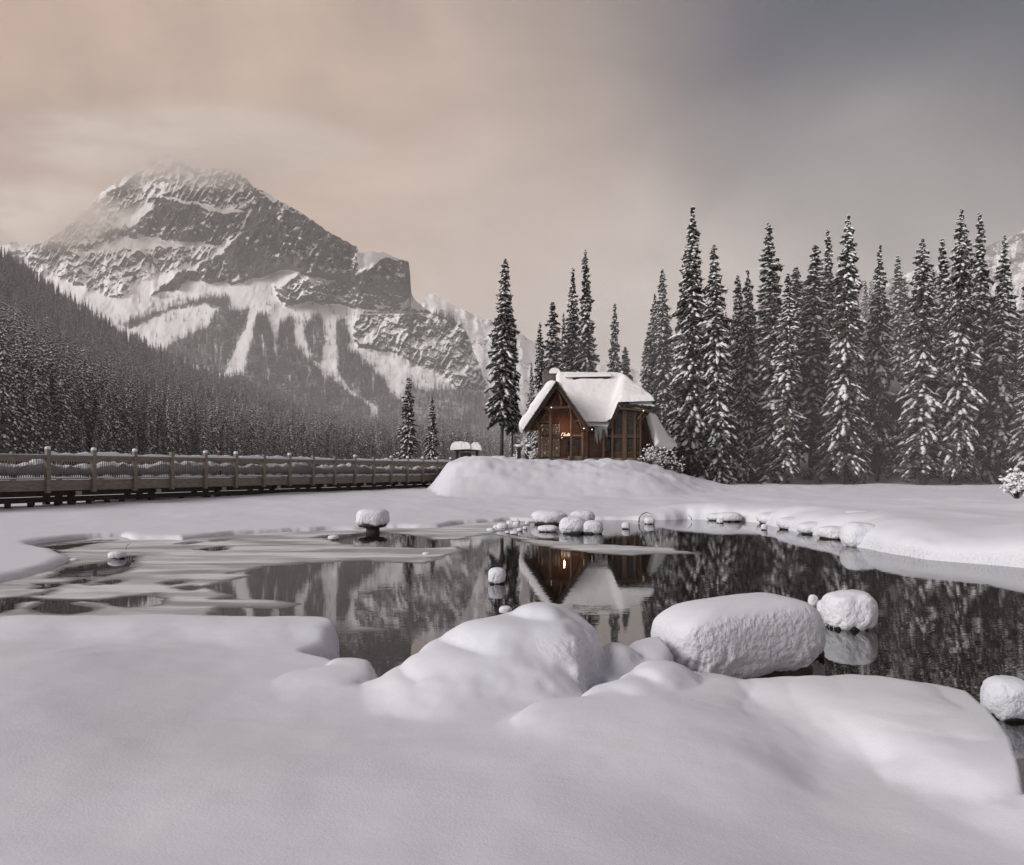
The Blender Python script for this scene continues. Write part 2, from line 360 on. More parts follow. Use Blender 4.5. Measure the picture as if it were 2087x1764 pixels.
domes = [ # px, py of the top, z, rx, ry, softness, stretch towards us
 (1112,1231,1.02,.58,.50,.55,1.7),(1040,1264,.92,.85,.60,.7,2.),(950,1322,.72,.82,.62,.8,2.),(858,1372,.54,.62,.45,.8,2.),(1166,1282,.82,.29,.38,.5,1.0),(1170,1340,.62,.27,.32,.5,1.0),
 (1264,1316,.60,.24,.24,.5,1.6),(1318,1338,.48,.40,.24,.6,2.),(1350,1306,.58,.34,.36,.7,1.6),(1350,1355,.73,.42,.42,.6,1.8),(1285,1390,.66,.42,.40,.7,2.),(1430,1388,.60,.52,.42,.5,2.),(1190,1446,.59,.50,.36,.9,2.4),(1330,1440,.62,1.1,.7,1.4,2.6),
 (1520,1396,.54,.8,.45,1.1,3.),(1628,1380,.62,.55,.42,.8,3.),(1715,1392,.58,.7,.40,1.2,3.),(1800,1384,.66,.85,.52,1.,3.),(1900,1400,.62,1.0,.75,1.2,3.),(1965,1470,.58,.8,.9,1.2,2.4),
 (655,1268,.50,.36,.38,.5,1.8),(560,1262,.51,1.2,.5,.6,2.4),(330,1258,.51,1.2,.5,.6,2.4),(90,1261,.51,1.3,.5,.6,2.4),(722,1350,.47,.34,.34,.5,1.8),(690,1372,.46,.6,.34,.9,2.4)]
TREES_RIGHT = []
def ground_z(x, y):
    s = -sdf(x, y, pond)                                   # + on land
    s = s + np.clip(np.abs(y) / 60, .1, .6) * .12 * fbm(x * 1.7, y * 1.7, 3, 5) + np.where(y > 13, .42 * fbm(x * .55, y * .4, 3, 6), 0)
    near = y < 12
    rightb = sstep(x, 5, 9) * sstep(y, 11, 16) * (1 - sstep(y, 34, 44))
    B = np.where(near, .40, .17 + .62 * rightb * (1 + .25 * fbm(x * .35, y * .35, 2, 9)))
    w = np.where(near, .24, .42 + 1.3 * rightb)
    e = np.clip(s / w, 0, 1)
    z = B * np.sqrt(np.maximum(0, 1 - (1 - e) ** 2))
    far = sstep(y, 14, 60)
    z = z + np.where(s > 0, far * .5, 0) * sstep(s, 0, 12)
    z = z + np.where(s > 0, 1, 0) * sstep(s, .2, 3) * (np.where(near, .17 * sstep(s, .1, 2.5), 0) + (.035 + .05 * sstep(y, 25, 45)) * fbm(x * .45, y * .3, 3, 3) + .005 * fbm(x * 1.9, y * 1.9, 2, 13))
    # dip left of the mound under the footbridge
    # mound with the house
    Xc = x / np.maximum(y, 1) * 64
    mx = [(-60, 0), (858, .2), (884, 1.0), (905, 2.2), (918, 2.95), (950, 3.30), (1000, 3.42), (1045, 3.36), (1095, 3.12), (1150, 3.05), (1250, 2.98), (1300, 2.8), (1345, 2.3), (1400, 1.55), (1450, 1.05), (1490, .8), (3000, .6)]
    mh = sum(wq_ * np.interp(Xc + o_, [(a - CX) * 64 / F for a, _ in mx], [b for _, b in mx]) for o_, wq_ in ((-.8, .12), (-.4, .23), (0, .30), (.4, .23), (.8, .12)))
    ramp_ = sstep(y + 1.5 * fbm(x * .12, y * .12, 2, 23), 41, 65)
    back = 1 - sstep(y, 95, 140) * .8
    lump = (.40 * fbm(x * .30, y * .22, 4, 21) + .26 * fbm(x * .9, y * .7, 3, 22)) * ramp_ * np.clip(mh / 2, 0, 1)
    z = np.where(y > 40, np.maximum(z, mh * ramp_ * back + lump), z)
    # wooded slope on the right
    rt = sstep(x / np.maximum(y, 1), .20, .34)
    z = z + rt * np.clip((y - 82) * .20, 0, 30) + rt * sstep(y, 80, 90) * .8 * fbm(x * .12, y * .12, 4, 31)
    # lumps in the near bank
    m = near & (y > 3)
    if m.any():
        xs, ys, zs = x[m], y[m], z[m]
        wx_ = xs + .11 * fbm(xs * 1.5, ys * 1.5, 2, 171) + .03 * fbm(xs * 5, ys * 5, 2, 172); wy_ = ys + .11 * fbm(xs * 1.5 + 9, ys * 1.5, 2, 173) + .03 * fbm(xs * 5, ys * 5 + 7, 2, 174)
        for d in domes: zs = add_drift(zs, wx_, wy_, *d)
        sm_ = s[m]; tcap = np.clip((sm_ + .06) / .45, 0, 1); zs = np.minimum(zs, np.where(sm_ > -.06, -.05 + 1.15 * np.sqrt(np.maximum(0, 1 - (1 - tcap) ** 2)), -.5))
        zs = zs + np.where(zs > .2, .008 * fbm(xs * 2.2, ys * 2.2, 2, 77), 0)
        # hollow in front of the tall lump
        hy = 6.75; hx = (1214 - CX) * hy / F; r = np.sqrt(((wx_ - hx) / .15) ** 2 + ((wy_ - hy) / .40) ** 2)
        zs = zs - (zs - .03) * (1 - sstep(r, .35, 1.25))
        z[m] = zs
    z = np.where(s < 0, np.minimum(z, np.where(z > .24, z, -.5 * np.clip(-s / .12, 0, 1))), z)
    return z
scol = np.concatenate((np.linspace(-2.2, -.78, 40)[:-1], np.linspace(-.78, .78, 840), np.linspace(.78, 2.2, 40)[1:]))
yr = [-5, -3, -1, 0, 1, 1.8, 2.4, 2.8]
yy = 3.0
while yy < 4000:
    yr.append(yy); yy *= 1.0048 if yy < 14.5 else (1.006 if yy < 48 else (1.014 if yy < 115 else 1.06))
yr = np.array(yr)
Yg, Sg = np.meshgrid(yr, scol, indexing='ij'); Xg = (Yg + 6) * Sg
Zg = ground_z(Xg.ravel(), Yg.ravel())
me = make_mesh('snow_ground', np.stack((Xg.ravel(), Yg.ravel(), Zg), 1), grid_faces(*Yg.shape), M['ground_snow'])
obj('snow_ground', me, kind='structure')
def gz(x, y): return float(ground_z(np.array([float(x)]), np.array([float(y)]))[0])

# water sheet
wb = MB(); xs = [-70, -20, 0, 20, 60]; ys = [3, 12, 24, 46]
vsx = [(a, b_, 0) for b_ in ys for a in xs]
wb.add(vsx, [(j*5+i, j*5+i+1, (j+1)*5+i+1, (j+1)*5+i) for j in range(3) for i in range(4)])
wb.obj('pond_water', M['water'], kind='structure')

# ice sheet
C5 = lambda pts: [P(78.7 + .1886 * a, 1076 + .1886 * b_) for a, b_ in pts]
V = lambda pts: [P(a, b_) for a, b_ in pts]
ice_main = V([(-500,1225),(-200,1205),(0,1180),(130,1150),(100,1110),(250,1090),(430,1090),(700,1078),(900,1074),(1040,1058),(1100,1064),(1060,1076),(1000,1088),(1060,1095),(1180,1108),(1290,1113),(1380,1118),(1440,1130),(1340,1131),(1290,1133),(1180,1126),(1090,1112),(1040,1096),(1000,1090),(940,1100),(880,1101),(945,1117),(940,1124),(900,1140),(870,1150),(800,1148),(740,1142),(650,1148),(540,1155),(500,1166),(520,1174),(470,1184),(420,1196),(450,1206),(480,1214),(440,1222),(560,1223),(630,1232),(560,1242),(450,1240),(430,1290),(-500,1330)])
ice_b = V([(690,1270),(740,1274),(790,1284),(720,1292),(690,1290)])
holes = [C5(p) for p in [[(160,540),(200,480),(260,450),(400,420),(560,390),(760,370),(930,310),(1030,320),(1000,430),(900,480),(700,530),(400,535)],
 [(150,235),(230,180),(420,165),(640,140),(800,138),(600,172),(400,210),(250,238)],
 [(-80,870),(0,830),(100,808),(250,806),(400,830),(590,875),(540,912),(350,937),(200,932),(0,902)],
 [(570,800),(700,785),(900,750),(1100,735),(1250,722),(1315,770),(1322,822),(1200,852),(1000,858),(850,842),(740,818)],
 [(340,590),(480,556),(560,566),(500,604),(390,608)],[(660,592),(850,563),(878,590),(780,612)],[(-20,662),(60,616),(212,603),(190,642),(60,664)],
 [(1370,596),(1530,578),(1545,606),(1430,618)],[(1515,652),(1640,633),(1735,660),(1650,678)],[(1740,232),(1980,208),(1988,240),(1900,256)],
 [(0,720),(90,700),(160,680),(120,705),(40,730)],[(1480,178),(1640,158),(1740,158),(1640,176),(1540,186)],[(1900,150),(1990,126),(2080,126),(2000,142)]]]
holes.append(V([(655,1093),(760,1087),(830,1090),(945,1113),(880,1118),(800,1117),(700,1109)]))
holes.append(V([(0,1223),(50,1217),(28,1242),(0,1250),(-60,1245)]))
def ice_field(x, y):
    f = sdf(x, y, ice_main); f = np.maximum(f, sdf(x, y, ice_b))
    for h in holes: f = np.minimum(f, -sdf(x, y, h))
    k = np.clip(y / 25, .3, 1.2)
    return f + k * (.13 * fbm(x * 1.3, y * 2.0, 3, 51) + .12 * fbm(x * 5, y * 7, 4, 52)) - .9 * np.maximum(0, fbm(x * .8, y * 2.0, 3, 53) - .22)
pxs = np.arange(-420, 1470, 2.2); pys = np.concatenate((np.arange(1057, 1140, .8), np.arange(1140, 1330, 1.1)))
PY, PX = np.meshgrid(pys, pxs, indexing='ij'); D = F * CAMZ / (PY - H0); XX = (PX - CX) * D / F
fi = ice_field(XX.ravel(), D.ravel())
zi = np.clip(fi * .12, -.03, .014) + np.where(fi > .1, .004 * (fbm(XX.ravel() * 2, D.ravel() * 3, 3, 61) + 1), 0)
fc = grid_faces(*PY.shape); keep = (fi[fc] > -.25).any(1); fc = fc[keep]
used = np.unique(fc); remap = -np.ones(len(fi), int); remap[used] = np.arange(len(used))
me = make_mesh('pond_ice', np.stack((XX.ravel()[used], D.ravel()[used], zi[used]), 1), remap[fc], M['ice']); fattr(me, 'edge', fi[used])
obj('pond_ice', me, kind='structure')

# ------------------------------------------------------------------ mountain
K4 = lambda pts: [(a * .503, 262.5 + .503 * b_) for a, b_ in pts]
crest = [(-140,700),(-60,640),(40,560),(55,510),(75,500),(100,488),(150,452),(200,400),(240,370),(285,345),(300,328),(320,318),(345,316),(370,325),(400,342),(430,340),(450,345),(490,352),(520,383),(545,392),(560,402),(600,425),(640,450),(665,470),(700,488),(727,503),(733,516),(760,512),(790,517),(815,528),(833,533),(836,560),(838,600),(845,612),(880,640),(920,648),(945,665),(960,700),(975,740),(985,770),(1000,795),(1030,835),(1100,880),(1180,905)]
cxp, cyp = zip(*crest)
pc = np.arange(-140, 1180, 1.6); nrow = 400
base_py = 935.0
cr_ = np.interp(pc, cxp, cyp) + 4 * fbm(pc / 14, pc * 0, 4, 71) + 1.6 * fbm(pc / 3.5, pc * 0, 2, 72)
T, PXm = np.meshgrid(np.linspace(0, 1, nrow), pc, indexing='ij')
PYm = base_py + (cr_[None, :] - base_py) * T
rockz = [(1., [(1040,240),(1160,300),(1310,390),(1440,460),(1450,575),(1580,520),(1670,530),(1672,680),(1620,740),(1550,675),(1440,655),(1350,610),(1230,585),(1150,565),(1050,605),(930,630),(840,615),(760,615),(700,655),(610,675),(700,600),(830,530),(900,500),(960,440),(1010,330)]),
 (.88, [(600,260),(780,300),(900,330),(1000,330),(960,440),(880,470),(700,450),(560,430),(380,470),(330,500),(400,420),(520,390),(560,330)]),
 (.62, [(80,470),(300,350),(520,200),(650,60),(800,90),(1080,230),(1000,330),(600,260),(480,380),(380,470),(250,560),(130,560)]),
 (.50, [(330,500),(700,470),(900,480),(830,530),(600,610),(450,690),(250,600),(150,600),(130,560)]),
 (.72, [(1110,640),(1200,590),(1350,610),(1550,660),(1620,730),(1560,740),(1400,715),(1280,695),(1150,705)]),
 (.60, [(1450,740),(1600,730),(1750,730),(1890,790),(1925,900),(1990,1020),(1960,1060),(1850,1040),(1700,950),(1560,900),(1450,880),(1420,820)]),
 (.95, [(1650,730),(1745,735),(1760,800),(1700,850),(1600,800)])]
rk = np.zeros(T.shape)
wx = PXm + 9 * fbm(PXm / 25, PYm / 25, 3, 81); wy = PYm + 7 * fbm(PXm / 25 + 50, PYm / 25, 3, 82)
for wgt, pl in rockz: rk = np.maximum(rk, wgt * sstep(sdf(wx, wy, K4(pl)), -6, 6))
rk = rk * (1 - sstep(sdf(wx, wy, K4([(460,350),(640,280),(530,400)])), -3, 3) * .8)
fz = [(1., [(490,790),(640,740),(850,680),(930,690),(935,745),(870,735),(830,708),(700,738),(520,812)]),
 (.9, [(640,920),(700,870),(850,800),(870,740),(930,740),(1010,730),(1000,800),(960,880),(920,980),(910,1000),(800,960)]),
 (1., [(1040,760),(1080,760),(1105,830),(1120,950),(1130,800),(1185,760),(1200,860),(1190,880),(1300,980),(1400,1060),(1500,1130),(1500,1360),(600,1360),(640,1000),(920,1010),(985,1000),(1010,900)]),
 (.9, [(1230,820),(1280,750),(1320,800),(1310,900),(1300,960),(1250,920)]),
 (1., [(1360,790),(1390,770),(1420,850),(1400,900),(1480,940),(1560,1040),(1640,1120),(1700,1360),(1530,1360),(1525,1130),(1420,1060),(1370,990)]),
 (.62, [(1650,1010),(1700,1060),(1850,1060),(1980,1090),(2300,1200),(2300,1360),(1640,1360),(1640,1150)]),
 (.8, [(1750,735),(1890,780),(1880,800),(1750,765)]),
 (1., [(-300,1180),(2400,1180),(2400,1400),(-300,1400)])]
fo = np.zeros(T.shape)
wx2 = PXm + 3 * fbm(PXm / 6, PYm / 20, 3, 83); wy2 = PYm + 6 * fbm(PXm / 8, PYm / 20, 3, 84)
for wgt, pl in fz: fo = np.maximum(fo, wgt * sstep(sdf(wx2, wy2, K4(pl)), -2.5, 2.5))
fo = fo * (1 - .5 * sstep(fbm(PXm / 9, PYm / 40, 3, 85), .25, .6) * (PYm < 800))
fo = fo * (1 - sstep(fbm(PXm / 5, PYm / 35, 3, 88), .42, .6) * (PYm < 800))
dpy = (base_py - cr_)[None, :] / (nrow - 1)
g_ = 2.7 - 1.9 * rk + .5 * fo * 0
Dm = 2300 + np.cumsum(g_ * dpy, axis=0) + 250 * sstep(PXm, 900, 1100)
steepk = .3 + .7 * rk
und = fbm(PXm / 70 + PYm / 200, PYm / 90, 4, 91)
gul = ridged(PXm / 46 - PYm / 110, PYm / 140, 4, 92)
crag = ridged(PXm / 13 + PYm / 24 + .5 * fbm(PXm / 20, PYm / 20, 2, 99), PYm / 26 - PXm / 45, 4, 93)
sv = PYm + .32 * (PXm - 420) * np.where(PXm < 560, 1, -.62) * 1.0 + 10 * fbm(PXm / 60, PYm / 40, 3, 94)
strata = np.abs(((sv / 15.0) % 1.0) - .5) * 2
strata2 = np.abs(((sv / 6.3 + .7 * fbm(PXm / 30, PYm / 30, 2, 95)) % 1.0) - .5) * 2
amp = (.05 + .95 * rk) * (1 - .75 * fo)
Dd = Dm + 90 * und * (.5 + .5 * rk) - amp * (130 * (gul - .5) + 115 * (crag - .5)) + rk * (6 * (strata - .5) + 4 * (strata2 - .5)) + 5 * fbm(PXm / 4, PYm / 4, 3, 96) * rk
# the corner tower and the main buttress turn their right sides away from us
Dd = Dd + 500 * sstep(PXm, 700, 850) ** 2 * (PYm < 640) - 140 * np.exp(-((PXm - 560 - (PYm - 420) * .35) / 55) ** 2) * rk
Xm = (PXm - CX) * Dd / F; Zm = CAMZ + (H0 - PYm) * Dd / F
# snow from the local steepness
dDdp = np.gradient(Dd, axis=0) / dpy
loc = np.clip(dDdp / 3.0, -1, 2)
snow = .62 + .30 * (loc - .5) - .66 * rk + .42 * rk * fbm(PXm / 7 + PYm / 35, PYm / 40 - PXm / 60, 4, 98) + .22 * fbm(PXm / 30, PYm / 16, 4, 97) + .34 * (strata - .5) * rk * (.4 + sstep(fbm(PXm / 40, PYm / 30, 3, 101), -.2, .3)) + .34 * rk * fbm(PXm / 50 + PYm / 80, PYm / 32, 3, 102)
snow = snow + .30 * (1 - rk) + .03 + .07 * sstep(PXm, 420, 180) + .08 * sstep(PXm, 760, 840) + .18 * sstep(PYm, 560, 330) * 0
me = make_mesh('mountain', np.stack((Xm.ravel(), Dd.ravel(), Zm.ravel()), 1), grid_faces(*T.shape), M['mountain'])
fattr(me, 'snow', snow); fattr(me, 'forest', fo)
obj('mountain', me, kind='structure')

def ridge(name, pts, d0, d1, seed, rockw, px0, px1, forest=0., basepy=930):
    pc = np.arange(px0, px1, 3.0); a, b_ = zip(*pts)
    c = np.interp(pc, a, b_) + 3.5 * fbm(pc / 18, pc * 0, 4, seed)
    T, X = np.meshgrid(np.linspace(0, 1, 130), pc, indexing='ij'); Y = basepy + (c[None, :] - basepy) * T
    D = d0 + (d1 - d0) * T + (d1 - d0) * .12 * fbm(X / 60, Y / 60, 4, seed + 1) - (d1 - d0) * .10 * ridged(X / 30, Y / 45, 4, seed + 2)
    sn = .75 + .35 * fbm(X / 30, Y / 12, 4, seed + 3) - rockw * ridged(X / 40, Y / 25, 3, seed + 4)
    me = make_mesh(name, np.stack((((X - CX) * D / F).ravel(), D.ravel(), (CAMZ + (H0 - Y) * D / F).ravel()), 1), grid_faces(*T.shape), M['mountain'])
    fattr(me, 'snow', sn); fattr(me, 'forest', np.full(T.shape, forest)); return obj(name, me, kind='structure')
ridge('far_ridge', [(880,600),(960,640),(1000,652),(1060,680),(1100,702),(1180,738),(1290,752),(1400,760)], 4200, 5200, 201, .12, 860, 1420)
ridge('right_ridge', [(1280,810),(1340,790),(1500,725),(1650,650),(1750,590),(1830,560),(1900,545),(1990,515),(2040,490),(2087,470),(2200,420),(2500,350)], 3400, 6000, 231, .42, 1280, 2500, basepy=925)
ridge('left_far_ridge', [(-200,430),(0,500),(30,492),(60,500),(110,560)], 4200, 4600, 261, .35, -200, 110)

# left wooded hill
hp = [(-400,250),(-200,385),(-100,452),(0,520),(60,560),(120,605),(230,680),(340,738),(440,786),(550,828),(650,868),(760,892),(900,905),(1050,915),(1300,925)]
ha, hb = zip(*hp)
def hill_pt(px, t):
    d0 = np.interp(px, [-400, 0, 500, 900, 1300], [190, 225, 330, 480, 600]); d1 = np.interp(px, [-400, 0, 500, 900, 1300], [1700, 1500, 1050, 800, 900])
    c = np.interp(px, ha, hb); zr = CAMZ + (H0 - c) * d1 / F
    D = d0 + (d1 - d0) * t; z = .2 + (zr - .2) * t ** 1.05 + 9 * fbm(px / 60, t * 6, 3, 300) * np.clip(t * 4, 0, 1) * (1 - t)
    return (px - CX) * D / F, D, z
T, Xh = np.meshgrid(np.linspace(0, 1, 110), np.arange(-400, 1300, 12.), indexing='ij')
hx, hy, hz = hill_pt(Xh, T)
me = make_mesh('wooded_hill', np.stack((hx.ravel(), hy.ravel(), hz.ravel()), 1), grid_faces(*T.shape), M['forest_floor'])
obj('wooded_hill', me, kind='structure')

# ------------------------------------------------------------------ trees
def blob(c, ax, seed, tri):
    pass
def spruce_arrays(seed, Ht=28., Rb=2.0, whorl=.42, per=6, lumps=2, bare=.08, ragged=.3, snow=.8, fr=4, prof=.75, lsz=1.):
    """needle verts/faces, snow verts/faces, trunk"""
    r = np.random.default_rng(seed)
    nv = []; nf = []; sv = []; sf = []
    z = Ht * bare
    lean = r.normal(0, .12); ph = r.random() * 50
    while z < Ht - .15:
        t = z / Ht
        rad = Rb * (1 - t) ** prof * (.62 + .38 * min(1, (t - bare * .5) / .12)) * (1 + .22 * math.sin(z * 1.7 + seed) * r.uniform(.3, 1)) + .10
        if r.random() < .16: rad *= .62
        k = per if t < .85 else max(3, per - 2)
        a0 = r.random() * 6.28
        for j in range(k):
            if r.random() < .06 + (.15 if t < .2 else 0): continue
            a = a0 + 6.283 * j / k + r.normal(0, .3); Lb = rad * (1 + ragged * r.normal(0, .75) + .22 * math.sin(a * 2 + z * .35 + seed)); Lb = max(.15, min(Lb, rad * 1.7))
            zz = z + r.normal(0, .2); dr = Lb * (.25 + .55 * r.random()) * (1.25 - .6 * t)
            ca, sa = math.cos(a), math.sin(a)
            ss = np.linspace(0, 1, fr + 1)
            rr = Lb * ss; zc = zz + .10 * Lb * ss - dr * ss ** 1.6 + (.10 * dr * ss ** 4)
            wd = Lb * .25 * np.sin(np.pi * np.clip(ss * .9 + .12, 0, 1)) * (.8 + .5 * r.random(fr + 1)) + .05
            hang = (.20 + .32 * r.random(fr + 1)) * min(1, .35 + Lb * .45)
            n0 = len(nv)
            for q in range(fr + 1):
                cx_, cy_, cz_ = rr[q] * ca, rr[q] * sa, zc[q]
                jl, jr = r.uniform(.6, 1.35, 2)
                nv.append((cx_ - sa * wd[q] * jl, cy_ + ca * wd[q] * jl, cz_ - hang[q] * jl))
                nv.append((cx_, cy_, cz_))
                nv.append((cx_ + sa * wd[q] * jr, cy_ - ca * wd[q] * jr, cz_ - hang[q] * jr))
            for q in range(fr):
                b0 = n0 + 3 * q
                nf += [(b0, b0 + 1, b0 + 4), (b0 + 1, b0 + 2, b0 + 5), (b0, b0 + 4, b0 + 3), (b0 + 1, b0 + 5, b0 + 4)]
            # ragged hanging sprays
            for q in range(fr * 2 if fr > 3 else 1):
                s_ = r.uniform(.3, 1); x_, y_ = Lb * s_ * ca, Lb * s_ * sa; z_ = zz + .1 * Lb * s_ - dr * s_ ** 1.6
                e1 = r.normal(0, 1, 2) * .20 * min(1, Lb); n0 = len(nv)
                nv += [(x_ - e1[0], y_ - e1[1], z_ - .03), (x_ + e1[0], y_ + e1[1], z_ - .05), (x_ + r.normal(0, .06), y_ + r.normal(0, .06), z_ - r.uniform(.25, .6) * min(1, .3 + Lb * .5))]
                nf.append((n0, n0 + 1, n0 + 2))
            # snow pads lying on the branch
            nl = lumps if Lb > .5 else 1
            for q in range(nl):
                cl = vn(np.array([a * 1.1 + ph]), np.array([z * .55]), seed)[0]
                if r.random() > snow * (.35 + 1.1 * cl): continue
                s_ = r.uniform(.35, 1.0) if nl < 2 else (q + .45 + r.uniform(-.25, .35)) / nl * .8 + .22
                x_, y_ = Lb * s_ * ca, Lb * s_ * sa; z_ = zz + .1 * Lb * s_ - dr * s_ ** 1.6 + .03
                sl = .1 * Lb - dr * 1.6 * max(.05, s_) ** .6; dn = math.hypot(Lb, sl); d = (Lb * ca / dn, Lb * sa / dn, sl / dn)
                la = r.uniform(.12, .40) * (.5 + .5 * min(1.3, Lb * .7)) * lsz * (.6 + .8 * cl); lw = la * r.uniform(.45, .8); lh = la * r.uniform(.35, .6)
                n0 = len(sv); sv.append((x_, y_, z_ + lh)); K = 6
                for i in range(K):
                    th = 6.283 * i / K; u, v_ = math.cos(th) * la * r.uniform(.75, 1.2), math.sin(th) * lw * r.uniform(.75, 1.2)
                    sv.append((x_ + d[0] * u - sa * v_, y_ + d[1] * u + ca * v_, z_ + d[2] * u + r.normal(0, .02)))
                sv.append((x_, y_, z_ - lh * .4))
                for i in range(K):
                    sf += [(n0, n0 + 1 + i, n0 + 1 + (i + 1) % K), (n0 + 7, n0 + 1 + (i + 1) % K, n0 + 1 + i)]
        z += whorl * (1 - .45 * t) * r.uniform(.8, 1.2)
    # leader
    n0 = len(nv); nv += [(.05, 0, Ht - .8), (-.05, .05, Ht - .8), (0, -.05, Ht - .8), (0, 0, Ht)]
    nf += [(n0, n0 + 1, n0 + 3), (n0 + 1, n0 + 2, n0 + 3), (n0 + 2, n0, n0 + 3)]
    n0 = len(sv)
    return np.array(nv), np.array(nf), np.array(sv), np.array(sf)
def trunk_mesh(Ht, r0, seed):
    r = random.Random(seed); k = 8
    mb = MB(); mb.tube([(r.gauss(0, .03) * (i > 0), r.gauss(0, .03) * (i > 0), Ht * i / k - (.6 if i == 0 else 0)) for i in range(k)] , [r0 * (1 - i / k) ** .8 * (1.25 if i == 0 else 1) for i in range(k)], 7)
    # dead twigs on the bare lower stem
    for i in range(14):
        a = r.random() * 6.28; z = r.uniform(.5, Ht * .2); l = r.uniform(.4, 1.2)
        mb.tube([(0, 0, z), (l * math.cos(a), l * math.sin(a), z - l * .25)], [.025, .008], 3)
    return mb.mesh('trunk', M['bark'], True)
SPR = []
for k, (Ht, Rb, bare, rag, sn, prof) in enumerate([(27, 2.1, .05, .30, .95, .75), (27, 1.9, .10, .34, .9, .62), (27, 2.4, .14, .36, .85, .80), (27, 1.5, .04, .30, .9, .70), (27, 2.6, .03, .28, 1., .72), (27, 1.9, .20, .42, .75, .6), (27, 1.7, .06, .5, .9, .85), (27, 2.2, .08, .45, 1., .68), (27, 1.6, .16, .5, .8, .55)]):
    nv, nf, sv, sf = spruce_arrays(500 + k, Ht, Rb, .38, 8, 5, bare, rag, sn, 4, prof)
    SPR.append((make_mesh('crown', nv, nf, M['needles'], smooth=False), make_mesh('snow_load', sv, sf, M['tree_snow']), trunk_mesh(Ht, .24, k), Ht))
def joined(name, seed, far=False, **kw):
    nv, nf, sv, sf = spruce_arrays(seed, **kw)
    v = np.concatenate((nv, sv)); f = np.concatenate((nf, sf + len(nv)))
    # stem
    n0 = len(v); h = kw['Ht']; st = [(-.2, -.1, -1), (.2, -.1, -1), (0, .2, -1), (0, 0, h * .9)]
    v = np.concatenate((v, np.array(st))); f = np.concatenate((f, np.array([(n0, n0+1, n0+3), (n0+1, n0+2, n0+3), (n0+2, n0, n0+3)])))
    fm = np.concatenate((np.zeros(len(nf)), np.ones(len(sf)), np.full(3, 0)))
    return make_mesh(name, v, f, [M['needles_far'] if far else M['needles'], M['tree_snow']], fm, smooth=False)
MID = [joined('spruce_mid', 600 + k, Ht=25., Rb=2.3 + .3 * (k % 2), whorl=.62, per=6, lumps=2, bare=.04, ragged=.3, snow=.9, fr=2, lsz=1.15) for k in range(4)]
FAR = [joined('spruce_far', 640 + k, far=True, Ht=22., Rb=2.4, whorl=1.9, per=4, lumps=1, bare=.03, ragged=.3, snow=.42, fr=1, lsz=1.3) for k in range(3)]

def place_spruce(v, x, y, z, h, rz, label, wide=1., group=None, cat='tree'):
    v = {0: (0, 7), 1: (1, 6), 2: (2, 7), 3: (3, 8), 4: (4,), 5: (5,)}[v]; v = v[int(abs(x) * 7) % len(v)]
    cr_m, sn_m, tr_m, Ht = SPR[v]
    e = empty('spruce_tree', (x, y, z), rz, label=label, cat=cat, group=group); e.rotation_euler = (R(random.gauss(0, .9)), R(random.gauss(0, .9)), rz)
    s = h / Ht
    for nm, me in (('trunk', tr_m), ('crown', cr_m), ('snow_load', sn_m)):
        o = obj(nm, me, e, kind='stuff' if nm == 'snow_load' else None); o.scale = (s * wide, s * wide, s)
    return e
